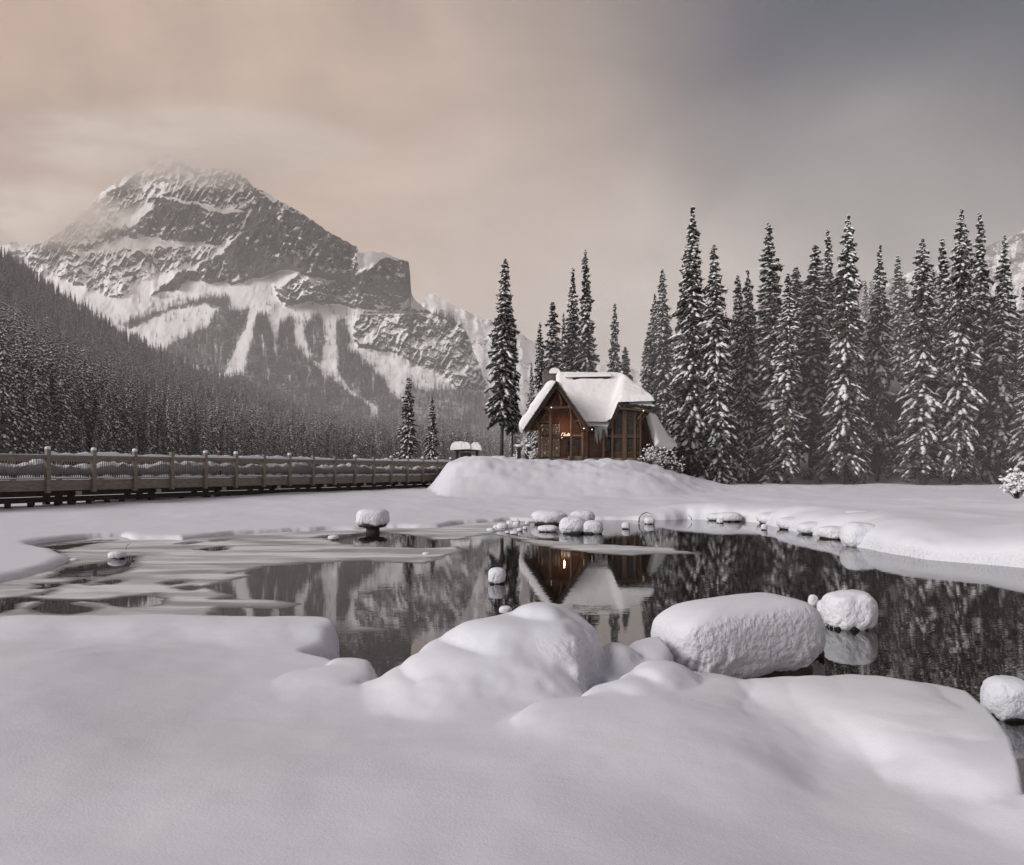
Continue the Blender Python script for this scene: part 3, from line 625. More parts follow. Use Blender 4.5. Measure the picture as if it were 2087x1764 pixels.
# px, py of tip, py of base, distance, variant, width factor, label
rt = [
 (1022,527,918,82,5,1.05,'lone tall snowy spruce standing left of the cabin, by the end of the footbridge'),
 (1044,600,920,84,5,.75,'thinner spruce pressed against the right side of the lone spruce left of the cabin'),
 (1100,656,940,88,3,1.1,'shorter dark spruce just behind the left slope of the cabin roof'),
 (1084,740,940,92,3,1.0,'small spruce at the left eave of the cabin'),
 (1128,615,940,90,3,1.2,'spruce rising behind the cabin chimney'),
 (1168,550,940,92,3,1.1,'second tallest spruce behind the cabin ridge, left of the tallest one'),
 (1146,640,940,96,1,.9,'short spruce between the chimney spruce and the tall pair behind the ridge'),
 (1198,508,940,90,1,1.05,'tallest pointed spruce behind the middle of the cabin ridge'),
 (1249,617,940,96,3,.8,'slim isolated spruce behind the right end of the cabin ridge'),
 (1278,706,940,94,3,1.1,'smallest spruce behind the right end of the cabin roof'),
 (1330,600,965,95,0,.95,'leftmost spruce of the right-hand stand, beside the cabin roof'),
 (1316,690,965,92,3,1.0,'low spruce peeking out at the left edge of the right-hand stand'),
 (1355,547,966,92,1,1.1,'spruce just left of the tallest spire of the right-hand stand'),
 (1411,424,961,79,0,1.0,'tallest spire of the stand right of the cabin, bare trunk foot behind the shrubs'),
 (1398,500,965,86,1,.9,'spruce half hidden behind the left side of the tallest spire'),
 (1466,495,986,77,4,.92,'thickly snowed spruce with branches down to the snow, first right of the tallest spire'),
 (1440,640,972,84,3,1.1,'narrow spruce filling the gap right of the tallest spire'),
 (1500,562,985,84,1,1.0,'spruce with dense crown between the thickly snowed one and the flat-topped one'),
 (1523,550,986,82,0,.95,'broad flat-topped spruce left of the second gap in the stand'),
 (1562,560,986,88,3,.9,'thin spruce touching the left flank of the needle-like spire'),
 (1580,453,988,80,3,1.2,'needle-like spire right of the lodge gap'),
 (1600,556,988,78,1,1.05,'spruce in front of the needle-like spire with a heavy lower crown'),
 (1625,545,986,88,3,1.1,'grey slender spruce between the needle-like spire and the twin tops'),
 (1652,497,988,84,3,1.15,'pointed spruce left of the double-topped pair'),
 (1692,462,988,86,1,1.0,'blunter left member of the double-topped pair'),
 (1716,440,990,79,2,.95,'tall right member of the double-topped pair'),
 (1745,560,988,82,1,.95,'lower spruce leaning on the right side of the double-topped pair'),
 (1788,495,974,83,2,.85,'spruce standing alone left of the snowy lodge roof slice'),
 (1834,522,965,98,3,1.25,'narrow spruce directly behind the snowy lodge roof slice'),
 (1880,487,986,79,2,1.0,'wide triangular spruce right of the lodge roof slice'),
 (1862,560,986,84,1,.9,'spruce squeezed against the left side of the wide triangular spruce'),
 (1908,545,986,86,3,1.1,'thin spruce at the right side of the wide triangular spruce'),
 (1936,480,995,84,3,1.2,'slim spruce at the left of the dark group near the right edge'),
 (1953,427,997,78,2,.88,'tallest spruce of the dark group near the right edge'),
 (1975,455,990,86,3,1.15,'narrow spruce between the two tallest of the dark group'),
 (2001,430,985,84,1,1.1,'second tallest spruce of the dark group near the right edge'),
 (2034,478,983,82,2,.95,'spruce with long bare lower trunk in the dark group'),
 (2062,600,985,86,3,1.1,'short spruce in the gap before the picture edge'),
 (2092,550,985,80,0,1.0,'spruce cut off by the right picture edge'),
 (2130,470,985,82,2,1.0,'spruce standing just beyond the right picture edge'),
 (831,770,933,118,5,1.25,'left one of two small dark spruces beyond the footbridge'),
 (880,802,933,112,0,1.0,'right one of two small snow-laden spruces beyond the footbridge'),
]
for i, (px, pt, pb, d, v, wd, lab) in enumerate(rt):
    x, y, zb = Q(px, pb, d); zt = CAMZ + (H0 - pt) * d / F; zb = gz(x, y) - .1
    place_spruce(v, x, y, zb, zt - zb, i * 1.7, lab, wd * (.92 + .16 * random.random()), 'spruce trees around the cabin')
# trees of the slope behind the front row
for i in range(95):
    px = 1330 + (2150 - 1330) * ((i * .618034) % 1); d = random.uniform(90, 150)
    if 1790 < px < 1852: d = max(d, 100)
    x, y, _ = Q(px, 900, d); zb = gz(x, y) - .1
    top = random.uniform(560, 720) + max(0, 1500 - px) * .25
    h = max(8, CAMZ + (H0 - top) * d / F - zb); h = min(h, 30)
    place_spruce(random.choice([0, 1, 2, 3, 5]), x, y, zb, h, random.random() * 6, 'snowy spruce in the back rows of the wooded slope on the right', random.uniform(.8, 1.1), 'spruces in the back rows on the right')
for i in range(9):
    px = 1050 + 26 * i + random.uniform(-8, 8); d = random.uniform(100, 125); x, y, _ = Q(px, 900, d); zb = gz(x, y) - .1
    top = random.uniform(770, 830); h = CAMZ + (H0 - top) * d / F - zb
    place_spruce(random.choice([1, 3, 5]), x, y, zb, h, random.random() * 6, 'low snowy spruce half hidden behind the cabin', 1.1, 'low spruces behind the cabin')

# forest beyond the footbridge: nearest trees one by one, the rest as one mass
def scatter(name, pts, scl, rot, var, srcs, **k):
    me = bpy.data.meshes.new(name); pts = np.asarray(pts, np.float32); me.vertices.add(len(pts)); me.vertices.foreach_set('co', pts.ravel())
    a = me.attributes.new('scl', 'FLOAT_VECTOR', 'POINT'); a.data.foreach_set('vector', np.asarray(scl, np.float32).ravel())
    r = np.zeros((len(pts), 3), np.float32); r[:, 2] = rot
    a = me.attributes.new('rot', 'FLOAT_VECTOR', 'POINT'); a.data.foreach_set('vector', r.ravel())
    a = me.attributes.new('var', 'INT', 'POINT'); a.data.foreach_set('value', np.asarray(var, np.int32))
    me.update(); o = obj(name, me, **k)
    ng = bpy.data.node_groups.new(name, 'GeometryNodeTree')
    ng.interface.new_socket('Geometry', in_out='INPUT', socket_type='NodeSocketGeometry'); ng.interface.new_socket('Geometry', in_out='OUTPUT', socket_type='NodeSocketGeometry')
    gi = ng.nodes.new('NodeGroupInput'); go = ng.nodes.new('NodeGroupOutput'); jn = ng.nodes.new('GeometryNodeJoinGeometry')
    def na(t, nm):
        n = ng.nodes.new('GeometryNodeInputNamedAttribute'); n.data_type = t; n.inputs['Name'].default_value = nm; return n.outputs['Attribute']
    for i, s in enumerate(srcs):
        oi = ng.nodes.new('GeometryNodeObjectInfo'); oi.inputs['Object'].default_value = s; oi.inputs['As Instance'].default_value = True
        ip = ng.nodes.new('GeometryNodeInstanceOnPoints'); cmp = ng.nodes.new('FunctionNodeCompare'); cmp.data_type = 'INT'; cmp.operation = 'EQUAL'
        ng.links.new(na('INT', 'var'), cmp.inputs[2]); cmp.inputs[3].default_value = i
        ng.links.new(gi.outputs[0], ip.inputs['Points']); ng.links.new(cmp.outputs[0], ip.inputs['Selection'])
        ng.links.new(oi.outputs['Geometry'], ip.inputs['Instance']); ng.links.new(na('FLOAT_VECTOR', 'scl'), ip.inputs['Scale']); ng.links.new(na('FLOAT_VECTOR', 'rot'), ip.inputs['Rotation'])
        ng.links.new(ip.outputs[0], jn.inputs[0])
    ng.links.new(jn.outputs[0], go.inputs[0]); md = o.modifiers.new('scatter', 'NODES'); md.node_group = ng
    return o
mid_src = [bpy.data.objects.new('spruce_source', m_) for m_ in MID]; far_src = [bpy.data.objects.new('spruce_source', m_) for m_ in FAR]
nh = 9000
hpx = rng.uniform(-380, 1250, nh); ht = rng.random(nh) ** 1.15; ht[:1500] = rng.random(1500) * .12
ht[nh-500:] = rng.uniform(.96, 1.0, 500)
a, b_, c_ = hill_pt(hpx, ht); order = np.argsort(b_); a, b_, c_, hpx, ht = a[order], b_[order], c_[order], hpx[order], ht[order]
hs = rng.uniform(.48, 1.28, nh) * (1 - .12 * ht)
hs = hs * (1 + .45 * sstep(hpx, 450, -50) * (b_ < 420)); hw = hs * rng.uniform(.7, 1.0, nh)
inview = (hpx > -60) & (hpx < 1080)
ind = np.where(inview)[0][:190]; rest = np.setdiff1d(np.arange(nh), ind)
for q, i in enumerate(ind):
    o = obj('spruce_tree', MID[q % 4], None, (a[i], b_[i], c_[i] - .5), label='snow-dusted spruce in the front rows of the forest behind the footbridge', cat='tree', group='front trees of the forest behind the footbridge')
    o.scale = (hw[i], hw[i], hs[i]); o.rotation_euler = (0, 0, q * 2.1)
scatter('conifer_forest', np.stack((a, b_, c_ - .5), 1)[rest], np.stack((hw, hw, hs), 1)[rest], rng.uniform(0, 6.28, len(rest)), rng.integers(0, 4, len(rest)), mid_src, kind='stuff', label='dense dark conifer forest covering the hillside on the left', cat='forest')
# mountain forest
fo_ = fo.ravel(); cand = np.where((fo_ > .3) & (rng.random(fo_.size) < fo_ ** 1.5) & (PYm.ravel() < 915))[0]
wts = np.ones(len(cand)); wts = wts * (.35 + sstep(PYm.ravel()[cand], 930, 600)); wts /= wts.sum()
pick = rng.choice(cand, 11000, p=wts)
sp = np.where((fo_ < .3) & (rk.ravel() < .5) & (PYm.ravel() > 600) & (PYm.ravel() < 900))[0]; pick = np.concatenate((pick, rng.choice(sp, 500)))
p3 = np.stack((Xm.ravel(), Dd.ravel(), Zm.ravel()), 1)[pick]; p3[:, 0] += rng.normal(0, 3, len(pick)); p3[:, 2] -= 1.5
ms = rng.uniform(.7, 1.5, len(pick)) * 1.15
scatter('mountain_forest', p3, np.stack((ms * 1.45, ms * 1.45, ms), 1), rng.uniform(0, 6.28, len(pick)), rng.integers(0, 3, len(pick)), far_src, kind='stuff', label='dark conifer belts between avalanche chutes on the lower mountain face', cat='forest')

# ------------------------------------------------------------------ footbridge
BA = math.atan2(.901, .434); BAY = 2.442
bridge = empty('footbridge', (-22.9, 38.0, 0), BA, label='long timber footbridge with snow on its handrail crossing the left side behind the pond', cat='bridge')
I0, I1 = -2, 17
def shm(mb, name, m_, smooth=False): return mb.mesh(name, m_, smooth)
post_me = MB().box(-.10, .10, -.24, -.04, 1.14, 3.30).mesh('post', M['beam'])
cap_pts = None
def lump_mesh(name, r, seed, m_, flat=.6, n1=14, n2=9, e=.8):
    U, Vv = np.meshgrid(np.linspace(0, 2 * np.pi, n1 + 1)[:-1], np.linspace(-np.pi / 2, np.pi / 2, n2))
    ce = lambda t: np.sign(np.cos(t)) * np.abs(np.cos(t)) ** e; se = lambda t: np.sign(np.sin(t)) * np.abs(np.sin(t)) ** e
    x = ce(Vv) * ce(U); y = ce(Vv) * se(U); z = se(Vv) * flat
    k = 1 + .16 * fbm(x * 2 + seed, y * 2 + z * 3, 3, seed)
    v = np.stack(((x * k * r).ravel(), (y * k * r).ravel(), (z * k * r).ravel()), 1)
    f = []
    for j in range(n2 - 1):
        for i in range(n1): f.append((j * n1 + i, j * n1 + (i + 1) % n1, (j + 1) * n1 + (i + 1) % n1, (j + 1) * n1 + i))
    return make_mesh(name, v, np.array(f), m_)
def strip_snow(name, x0, x1, y0, y1, z0, th, seed, n=26, m_=None, rag=.5):
    """lumpy snow lying on a rail"""
    xs = np.linspace(x0, x1, n); pr = [(-.0, 0), (-.12, .45), (.08, .85), (.5, 1.), (.92, .85), (1.12, .45), (1., 0)]
    v = []
    for i, x in enumerate(xs):
        t = th * (1 + rag * fbm(np.array([x * 1.3]), np.array([seed * 3.1]), 3, seed)[0] * 1.6) * min(1, .55 + 4 * min(i, n - 1 - i) / n)
        for a, b_ in pr: v.append((x, y0 + (y1 - y0) * a, z0 + t * b_))
    k = len(pr); f = [(i * k + j, i * k + (j + 1) % k, (i + 1) * k + (j + 1) % k, (i + 1) * k + j) for i in range(n - 1) for j in range(k)]
    f += []
    me = make_mesh(name, np.array(v), np.array(f), m_ or M['pillow']); return me
cap_me = [lump_mesh('snow_cap', .125, 40 + k, M['pillow'], .8) for k in range(3)]
for i in range(I0, I1 + 1):
    p = obj('post', post_me, bridge, (i * BAY, 0, 0))
    if i not in (3, 6, 8, 9, 11):
        c = obj('snow_cap', cap_me[i % 3], p, (0, -.14, 3.34))
bal_me = MB().box(-.013, .013, -.008, .008, 1.84, 2.80).mesh('baluster', M['beam'])
nb = 0; rest_b = MB()
for i in range(I0, I1):
    x0 = i * BAY + .10; x1 = (i + 1) * BAY - .10
    MB().box(x0 - .10, x1 + .10, -.04, .10, 1.24 - .002 * (i % 2), 1.78 + .002 * (i % 2)).obj('side_beam', M['beam'], bridge)
    MB().box(x0, x1, -.12, .0, 2.80, 2.88).box(x0, x1, -.20, .10, 2.882, 3.0).obj('handrail', M['beam'], bridge)
    MB().box(x0, x1, -.13, -.03, 1.80, 1.86).obj('bottom_rail', M['beam'], bridge)
    obj('rail_snow', strip_snow('rail_snow', x0, x1, -.22, .12, 3.0, .17 if i not in (-2, -1, 9) else .05, i + 60), bridge)
    obj('rail_snow', strip_snow('rail_snow', x0, x1, -.13, -.02, 1.86, .05, i + 90, 20), bridge)
    for q in range(18):
        x = x0 + (x1 - x0) * (q + .5) / 18
        if i <= 11 and nb < 300: obj('baluster', bal_me, bridge, (x, -.08, 0)); nb += 1
        else: rest_b.box(x - .013, x + .013, -.088, -.072, 1.84, 2.80)
rest_b.obj('baluster_row', M['beam'], bridge, kind='stuff')
# far railing
fr_ = MB(); fb = MB()
for i in range(I0, I1 + 1): fr_.box(i * BAY - .1, i * BAY + .1, 2.55, 2.75, 1.2, 3.2)
fr_.obj('far_railing_posts', M['beam'], bridge, kind='stuff')
MB().box(I0 * BAY, I1 * BAY, 2.50, 2.70, 2.72, 2.9).obj('far_handrail', M['beam'], bridge)
for q in range(int((I1 - I0) * BAY / .12)): fb.box(I0 * BAY + q * .12, I0 * BAY + q * .12 + .05, 2.60, 2.64, 1.84, 2.75)
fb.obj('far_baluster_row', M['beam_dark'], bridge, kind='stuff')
obj('rail_snow', strip_snow('rail_snow', I0 * BAY, I1 * BAY, 2.48, 2.72, 2.9, .12, 140, 220), bridge)
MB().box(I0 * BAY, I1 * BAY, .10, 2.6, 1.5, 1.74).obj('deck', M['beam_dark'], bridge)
X_, Y_ = np.meshgrid(np.linspace(I0 * BAY, I1 * BAY, 420), np.linspace(.05, 2.5, 16), indexing='ij')
prof_ = np.interp(Y_, [.05, .15, .5, .9, 1.3, 2.0, 2.3, 2.5], [.74, .86, .88, .50, .25, .35, .70, .6])
hsn = prof_ * (1.06 + .28 * fbm(X_ * .7, Y_ * .3, 3, 151) + .2 * fbm(X_ * 3, Y_ * 2, 2, 152)) * np.interp(X_, [0, 20, 32, 42], [1, 1, .85, .7])
obj('deck_snow', make_mesh('deck_snow', np.stack((X_.ravel(), Y_.ravel(), 1.72 + hsn.ravel()), 1), grid_faces(*X_.shape), M['pillow']), bridge)
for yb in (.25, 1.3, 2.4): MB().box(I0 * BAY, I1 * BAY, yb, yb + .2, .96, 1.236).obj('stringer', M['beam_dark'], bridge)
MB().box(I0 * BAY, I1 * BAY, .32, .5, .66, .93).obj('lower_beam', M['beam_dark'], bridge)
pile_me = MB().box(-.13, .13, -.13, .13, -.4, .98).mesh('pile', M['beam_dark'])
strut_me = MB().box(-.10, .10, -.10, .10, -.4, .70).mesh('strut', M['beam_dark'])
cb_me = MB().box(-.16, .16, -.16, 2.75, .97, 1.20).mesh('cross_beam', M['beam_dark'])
ce_me = MB().box(-.16, .16, -.20, -.162, .97, 1.20).mesh('beam_end', M['beam_end'])
rr = random.Random(3)
for k in range(-1, 9):
    x = (.65 + 1.97 * k) * BAY
    if x > I1 * BAY: break
    c = obj('cross_beam', cb_me, bridge, (x, 0, 0)); obj('beam_end', ce_me, c)
    for yb in (.42, 1.4, 2.4): obj('pile', pile_me, bridge, (x, yb, 0))
    for q in range(4):
        if rr.random() < .85: obj('strut', strut_me, bridge, (x + (.9 + q * 1.0 + rr.uniform(-.3, .3)), .42 + .02 * q, 0))
        if rr.random() < .85: obj('strut', strut_me, bridge, (x + (.6 + q * 1.1 + rr.uniform(-.3, .3)), 2.3, 0))  # far row of struts, added to darken the space under the deck
# person walking on the bridge
def person(loc, rz, h=1.72):
    me = bpy.data.meshes.new('person')
    J = [(0,0,.95,.13),(0,0,1.15,.15),(0,0,1.38,.16),(0,0,1.50,.06),(0,.01,1.60,.095),(0,.01,1.70,.085),
         (.10,.0,.88,.10),(.11,.10,.50,.065),(.11,.02,.10,.05),(.11,.14,.04,.04),(-.10,0,.88,.10),(-.11,-.06,.50,.065),(-.11,-.22,.12,.05),(-.11,-.10,.04,.04),
         (.20,0,1.40,.07),(.25,-.06,1.15,.05),(.24,.04,.92,.038),(.24,.08,.84,.03),(-.20,0,1.40,.07),(-.25,.05,1.15,.05),(-.24,.16,.95,.038),(-.24,.2,.88,.03)]
    E = [(0,1),(1,2),(2,3),(3,4),(4,5),(0,6),(6,7),(7,8),(8,9),(0,10),(10,11),(11,12),(12,13),(2,14),(14,15),(15,16),(16,17),(2,18),(18,19),(19,20),(20,21)]
    me.from_pydata([j[:3] for j in J], E, []); o = bpy.data.objects.new('person', me); link(o)
    md = o.modifiers.new('s', 'SKIN'); o.modifiers.new('u', 'SUBSURF').levels = 1
    for i, sv_ in enumerate(me.skin_vertices[0].data): sv_.radius = (J[i][3], J[i][3]); sv_.use_root = (i == 0)
    dg = bpy.context.evaluated_depsgraph_get(); m2 = bpy.data.meshes.new_from_object(o.evaluated_get(dg)); bpy.data.objects.remove(o)
    m2.name = 'body'
    for m_ in (M['cloth_dark'], M['cloth_jacket'], M['skin']): m2.materials.append(m_)
    for p in m2.polygons:
        z = p.center.z; p.material_index = 2 if z > 1.53 or (abs(p.center.x) > .2 and z < .9) else (1 if z > .86 else 0); p.use_smooth = True
    o = obj('person', m2, None, loc, label='person in a dark reddish jacket walking along the snowy footbridge', cat='person'); o.rotation_euler = (0, 0, rz); o.scale = (h / 1.72,) * 3
    hm = lump_mesh('knit_hat', .115, 5, M['cloth_dark'], .8); ho = obj('knit_hat', hm, o, (0, .01, 1.71))
    return o
pd = bridge.matrix_basis @ Vector(((38 * 1706 / (1800 - 464) - 38) / 2.2 * BAY + .3, 1.1, 0))
person((pd.x, pd.y, 1.86), BA - math.pi / 2)

# ------------------------------------------------------------------ cabin
def HP(cx, cy, Y=70.):
    px = 997.4 + .2012 * cx; py = 708.7 + .2012 * cy
    return Vector(((px - CX) * Y / F, Y, CAMZ + (H0 - py) * Y / F))
cabin = empty('log_cabin', HP(1000, 1150, 71), 0, label='log cabin restaurant with steep snow-covered roofs on the snow mound', cat='cabin')
def hp(mb, name, m_, parent=None, smooth=False, **k):
    me = mb.mesh(name, m_, smooth); me.transform(Matrix.Translation(-cabin.location)); return obj(name, me, parent or cabin, **k)
def flat(pts, Y, th, mb=None):
    mb = mb or MB(); return mb.prism([HP(a, b_, Y) for a, b_ in pts], (0, th, 0))
def rect(x0, y0, x1, y1, Y, th, mb=None): return flat([(x0, y1), (x1, y1), (x1, y0), (x0, y0)], Y, th, mb)
def hbar(a, b_, Y, w_, h_, Y2=None, mb=None): return (mb or MB()).bar(HP(*a, Y), HP(*b_, Y2 or Y), w_, h_, (0, 1, 0))
# stone footing
hp(rect(470, 1118, 1545, 1220, 69.9, .8), 'footing', M['stone'])
st = MB(); rr = random.Random(5)
for r_ in range(3):
    x = 800
    while x < 985:
        w_ = rr.uniform(14, 30); rect(x + 1, 1103 + r_ * 17, min(985, x + w_ - 1), 1118 + r_ * 17, 69.3 + rr.uniform(-.04, .04), .3, st); x += w_
hp(st, 'stone_block', M['stone'], kind='stuff')
hp(rect(798, 1100, 990, 1175, 69.38, .4), 'stone_pier', M['stone'])
def pillow(name, quad, T=.4, rim=.45, seed=1, nu=40, nv=30, m_=None, up=None, base=.0, sag=.0):
    a, b_, c, d = [np.array(p, float) for p in quad]      # a-b along u at v=0 ; d-c at v=1
    u, v = np.meshgrid(np.linspace(0, 1, nu), np.linspace(0, 1, nv), indexing='ij')
    # crowd samples at the rims
    u = .5 - .5 * np.cos(np.pi * u); v = .5 - .5 * np.cos(np.pi * v)
    p = (a * (1-u)[..., None] + b_ * u[..., None]) * (1-v)[..., None] + (d * (1-u)[..., None] + c * u[..., None]) * v[..., None]
    lu = (np.linalg.norm(b_-a) + np.linalg.norm(c-d)) / 2; lv = (np.linalg.norm(d-a) + np.linalg.norm(c-b_)) / 2
    ed = np.minimum(np.minimum(u, 1-u) * lu, np.minimum(v, 1-v) * lv)
    t = np.clip(ed / rim, 0, 1); th = T * np.sqrt(np.maximum(0, 1 - (1-t) ** 2)) * (1 + .22 * fbm(u * lu * .6 + seed, v * lv * .6, 3, seed) + .08 * fbm(u * lu * 2.2, v * lv * 2.2, 2, seed + 1))
    n_ = np.cross(b_-a, d-a); n_ /= np.linalg.norm(n_)
    if n_[2] < 0: n_ = -n_
    n_ = n_ if up is None else np.array(up, float)
    top = p + n_ * (th + base)[..., None]; bot = p + n_ * base
    vv = np.concatenate((top.reshape(-1, 3), bot.reshape(-1, 3))); f1 = grid_faces(nu, nv); f2 = grid_faces(nu, nv, nu * nv)[:, ::-1]
    return make_mesh(name, vv, np.concatenate((f1, f2)), m_ or M['roof_snow'])
def hpill(quad, parent=None, **k):
    me = pillow('roof_snow', quad, **k); me.transform(Matrix.Translation(-cabin.location)); return obj('roof_snow', me, parent or cabin)
def slab(quad, th, name, m_, parent=None):
    q = [Vector(p) for p in quad]; n_ = (q[1]-q[0]).cross(q[3]-q[0]).normalized()
    if n_.z > 0: n_ = -n_
    return hp(MB().prism(q, n_ * th), name, m_, parent)
YF, YB = 68.7, 76.
ap = HP(680, 352, YF); dl = HP(352, 838, YF); dr = HP(1005, 812, YF)
back = Vector((0, YB - YF, 0))
qL = [dl, ap, ap + back, dl + back]; qR = [ap, dr, dr + back, ap + back]
gr = slab(qL, .16, 'roof', M['shingle']); hpill([p + Vector((-.08, -.1, .05)) for p in qL], gr, T=.66, rim=.55, seed=11)
gr2 = slab(qR, .16, 'roof', M['shingle']); hpill([ap + Vector((-.1, .25, .06)), dr + Vector((-.25, .5, .1)), dr + back, ap + back], gr2, T=.34, rim=.5, seed=12)
# soffit boards under the gable
for a, b_ in ((dl, ap), (ap, dr)):
    hp(MB().prism([a + Vector((0, .1, -.32)), b_ + Vector((0, .1, -.32)), b_ + Vector((0, 2.0, -.32)), a + Vector((0, 2.0, -.32))], (0, 0, .05)), 'soffit', M['soffit'])
# main roof facing the pond
e0, e1 = HP(560, 820, 70.9), HP(1300, 808, 70.9); r0, r1 = HP(740, 318, 75.6), HP(1400, 318, 75.6)
mr_ = slab([e0, e1, r1, r0], .16, 'roof', M['shingle'])
def xh(cx): return HP(cx, 0, 70.)[0]
def zh(cy, Y=70.): return HP(0, cy, Y)[2]
gx, gy = np.meshgrid(np.arange(xh(700), xh(1690), .085), np.arange(68.9, 76.3, .085), indexing='ij')
z_e, z_r = zh(808, 70.8), zh(318, 75.6)
main_ = z_e + (gy - 70.75) * (z_r - z_e) / (75.6 - 70.75)
lft = zh(820, 69.6) + (gx - xh(1207)) * (zh(572, 69.3) - zh(820, 69.6)) / (xh(1302) - xh(1207))
hip_ = zh(590, 69.2) + (gy - 69.2) * (zh(318, 75.2) - zh(590, 69.2)) / (75.0 - 69.2)
rgt = zh(325, 75) - (gx - xh(1440)) * (zh(325, 75) - zh(600, 70)) / (xh(1665) - xh(1440))
bay_ = np.minimum(np.minimum(lft, hip_), rgt)
in_m = (gx > xh(705)) & (gx < xh(1450) - (gy - 75) * 0) & (gy > 70.72); in_b = (gx > xh(1206)) & (gx < xh(1662)) & (gy > np.where(gx < xh(1296), 69.55, 69.15))
roofz = np.maximum(np.where(in_m, main_, -50), np.where(in_b, bay_, -50)); roofz = np.minimum(roofz, z_r + .02); foot = (in_m | in_b) & (gy < 75.9)
sm = roofz.copy(); wt = foot.astype(float); acc = np.where(foot, roofz, 0.)
for _ in range(14):
    a2 = acc.copy(); w2 = wt.copy()
    for ax in (0, 1):
        for sh_ in (1, -1): a2 += np.roll(acc, sh_, ax); w2 += np.roll(wt, sh_, ax)
    acc = np.where(foot, a2 / np.maximum(w2, 1), 0); acc = np.where(foot, acc / np.maximum(1e-6, 1), 0); wt = foot.astype(float); acc = np.where(foot, a2 / np.maximum(w2, 1), 0)
outc = np.argwhere(~foot); op = np.stack((gx[outc[:, 0], outc[:, 1]], gy[outc[:, 0], outc[:, 1]]), 1)
fi_ = np.argwhere(foot); fp = np.stack((gx[foot], gy[foot]), 1)
ed = np.full(gx.shape, 0.); dd = np.array([np.sqrt(((op - p_) ** 2).sum(1).min()) for p_ in fp]); ed[foot] = dd
t_ = np.clip((ed - .04) / .5, 0, 1)
thk = .78 * np.sqrt(np.maximum(0, 1 - (1 - t_) ** 2)) * (1 + .20 * fbm(gx * .55, gy * .55, 3, 13) + .05 * fbm(gx * 2, gy * 2, 2, 14))
top_ = np.where(foot, acc + thk, 0); ids = -np.ones(foot.shape, int); ids[foot] = np.arange(foot.sum()); nn_ = int(foot.sum())
q_ = np.stack((ids[:-1, :-1], ids[1:, :-1], ids[1:, 1:], ids[:-1, 1:]), -1).reshape(-1, 4); q_ = q_[(q_ >= 0).all(1)]
vt = np.stack((gx[foot], gy[foot], top_[foot]), 1); vb = np.stack((gx[foot], gy[foot], roofz[foot] - .02), 1)
me = make_mesh('roof_snow', np.concatenate((vt, vb)), np.concatenate((q_, q_[:, ::-1] + nn_)), M['roof_snow']); me.transform(Matrix.Translation(-cabin.location))
obj('roof_snow', me, mr_)
slab([HP(600, 820, 80.4), HP(1400, 820, 80.4), r1, r0], .16, 'roof', M['shingle'])
# ridge cap
rc = hp(flat([(835, 300), (1225, 292), (1232, 305), (1195, 318), (870, 330), (850, 325)], 74.7, 1.2), 'ridge_cap', M['shingle'])
hpill([HP(760, 302, 74.6), HP(1238, 292, 74.6), HP(1238, 286, 76.0), HP(760, 290, 76.0)], rc, T=.26, rim=.25, seed=14, up=(0, 0, 1))
hp(hbar((1235, 292), (1340, 292), 75.3, .12, .12).bar(HP(1340, 290, 75.3), HP(1378, 345, 75.3), .12, .12, (0, 1, 0)), 'ridge_end_trim', M['shingle'])
# right bay: clipped hip, left slope and lower wing
f0, f1_ = HP(1300, 572, 69.3), HP(1648, 605, 69.3)
hr = slab([HP(1312, 578, 69.3), f1_, HP(1445, 370, 74.0), HP(1395, 370, 74.0)], .18, 'roof', M['shingle'])
v0 = HP(1205, 822, 69.6)
br = slab([v0, f0, f0 + Vector((0, 1.2, 0)), v0 + Vector((0, 1.2, 0))], .16, 'roof', M['shingle'])
hp(flat([(1640, 600), (1668, 560), (1660, 600), (1600, 690), (1575, 690), (1600, 640)], 71.5, 2.0), 'gable_end', M['shingle'])
wq = [HP(1662, 1008, 70.6), HP(1832, 1035, 73.), HP(1640, 700, 76), HP(1576, 680, 72.2)]
wr = slab(wq, .15, 'roof', M['shingle'])
hpill([HP(1664, 1005, 70.5), HP(1848, 1035, 73.), HP(1640, 680, 76.), HP(1578, 665, 72.1)], wr, T=.50, rim=.4, seed=17)
hpill([HP(1820, 985, 74), HP(1900, 1010, 74.3), HP(1880, 960, 76.), HP(1780, 900, 76.)], wr, T=.25, rim=.3, seed=18)
hp(flat([(1700, 1035), (1860, 1035), (1860, 1190), (1700, 1190)], 74.5, .3), 'wing_wall', M['wall_dark'])
# jagged shingle edges and barge boards
def jag(a, b_, Y, n, sz, seed, name='shingle_edge', parent=None):
    mb = MB(); r = random.Random(seed); A = HP(*a, Y); B = HP(*b_, Y); d = (B - A)
    for i in range(n):
        p = A + d * (i + .5) / n; q = A + d * (i + 1.35) / n; mb.bar(p, q, sz * r.uniform(.8, 1.5), sz * r.uniform(.7, 1.2), (0, 1, 0))
    return hp(mb, name, M['shingle'], parent, kind='stuff')
jag((352, 832), (682, 350), YF - .06, 34, .14, 1); jag((682, 350), (1006, 808), YF - .06, 34, .15, 2)
jag((1006, 806), (1208, 816), 70.7, 16, .16, 3); jag((1208, 816), (1308, 570), 69.4, 18, .13, 4); jag((1308, 574), (1645, 606), 69.2, 22, .20, 5); jag((1576, 700), (1664, 1010), 70.5, 22, .12, 6)
for a, b_ in (((372, 838), (682, 392)), ((682, 392), (1000, 838))): hp(hbar(a, b_, 68.9, .14, .26), 'barge_board', M['log'])
for a, b_, Y in (((1222, 820), (1316, 600), 69.55), ((1566, 712), (1650, 1008), 70.75)): hp(hbar(a, b_, Y, .12, .2), 'barge_board', M['log'])
hp(hbar((1318, 612), (1622, 640), 69.45, .22, .28), 'eave_beam', M['log'])
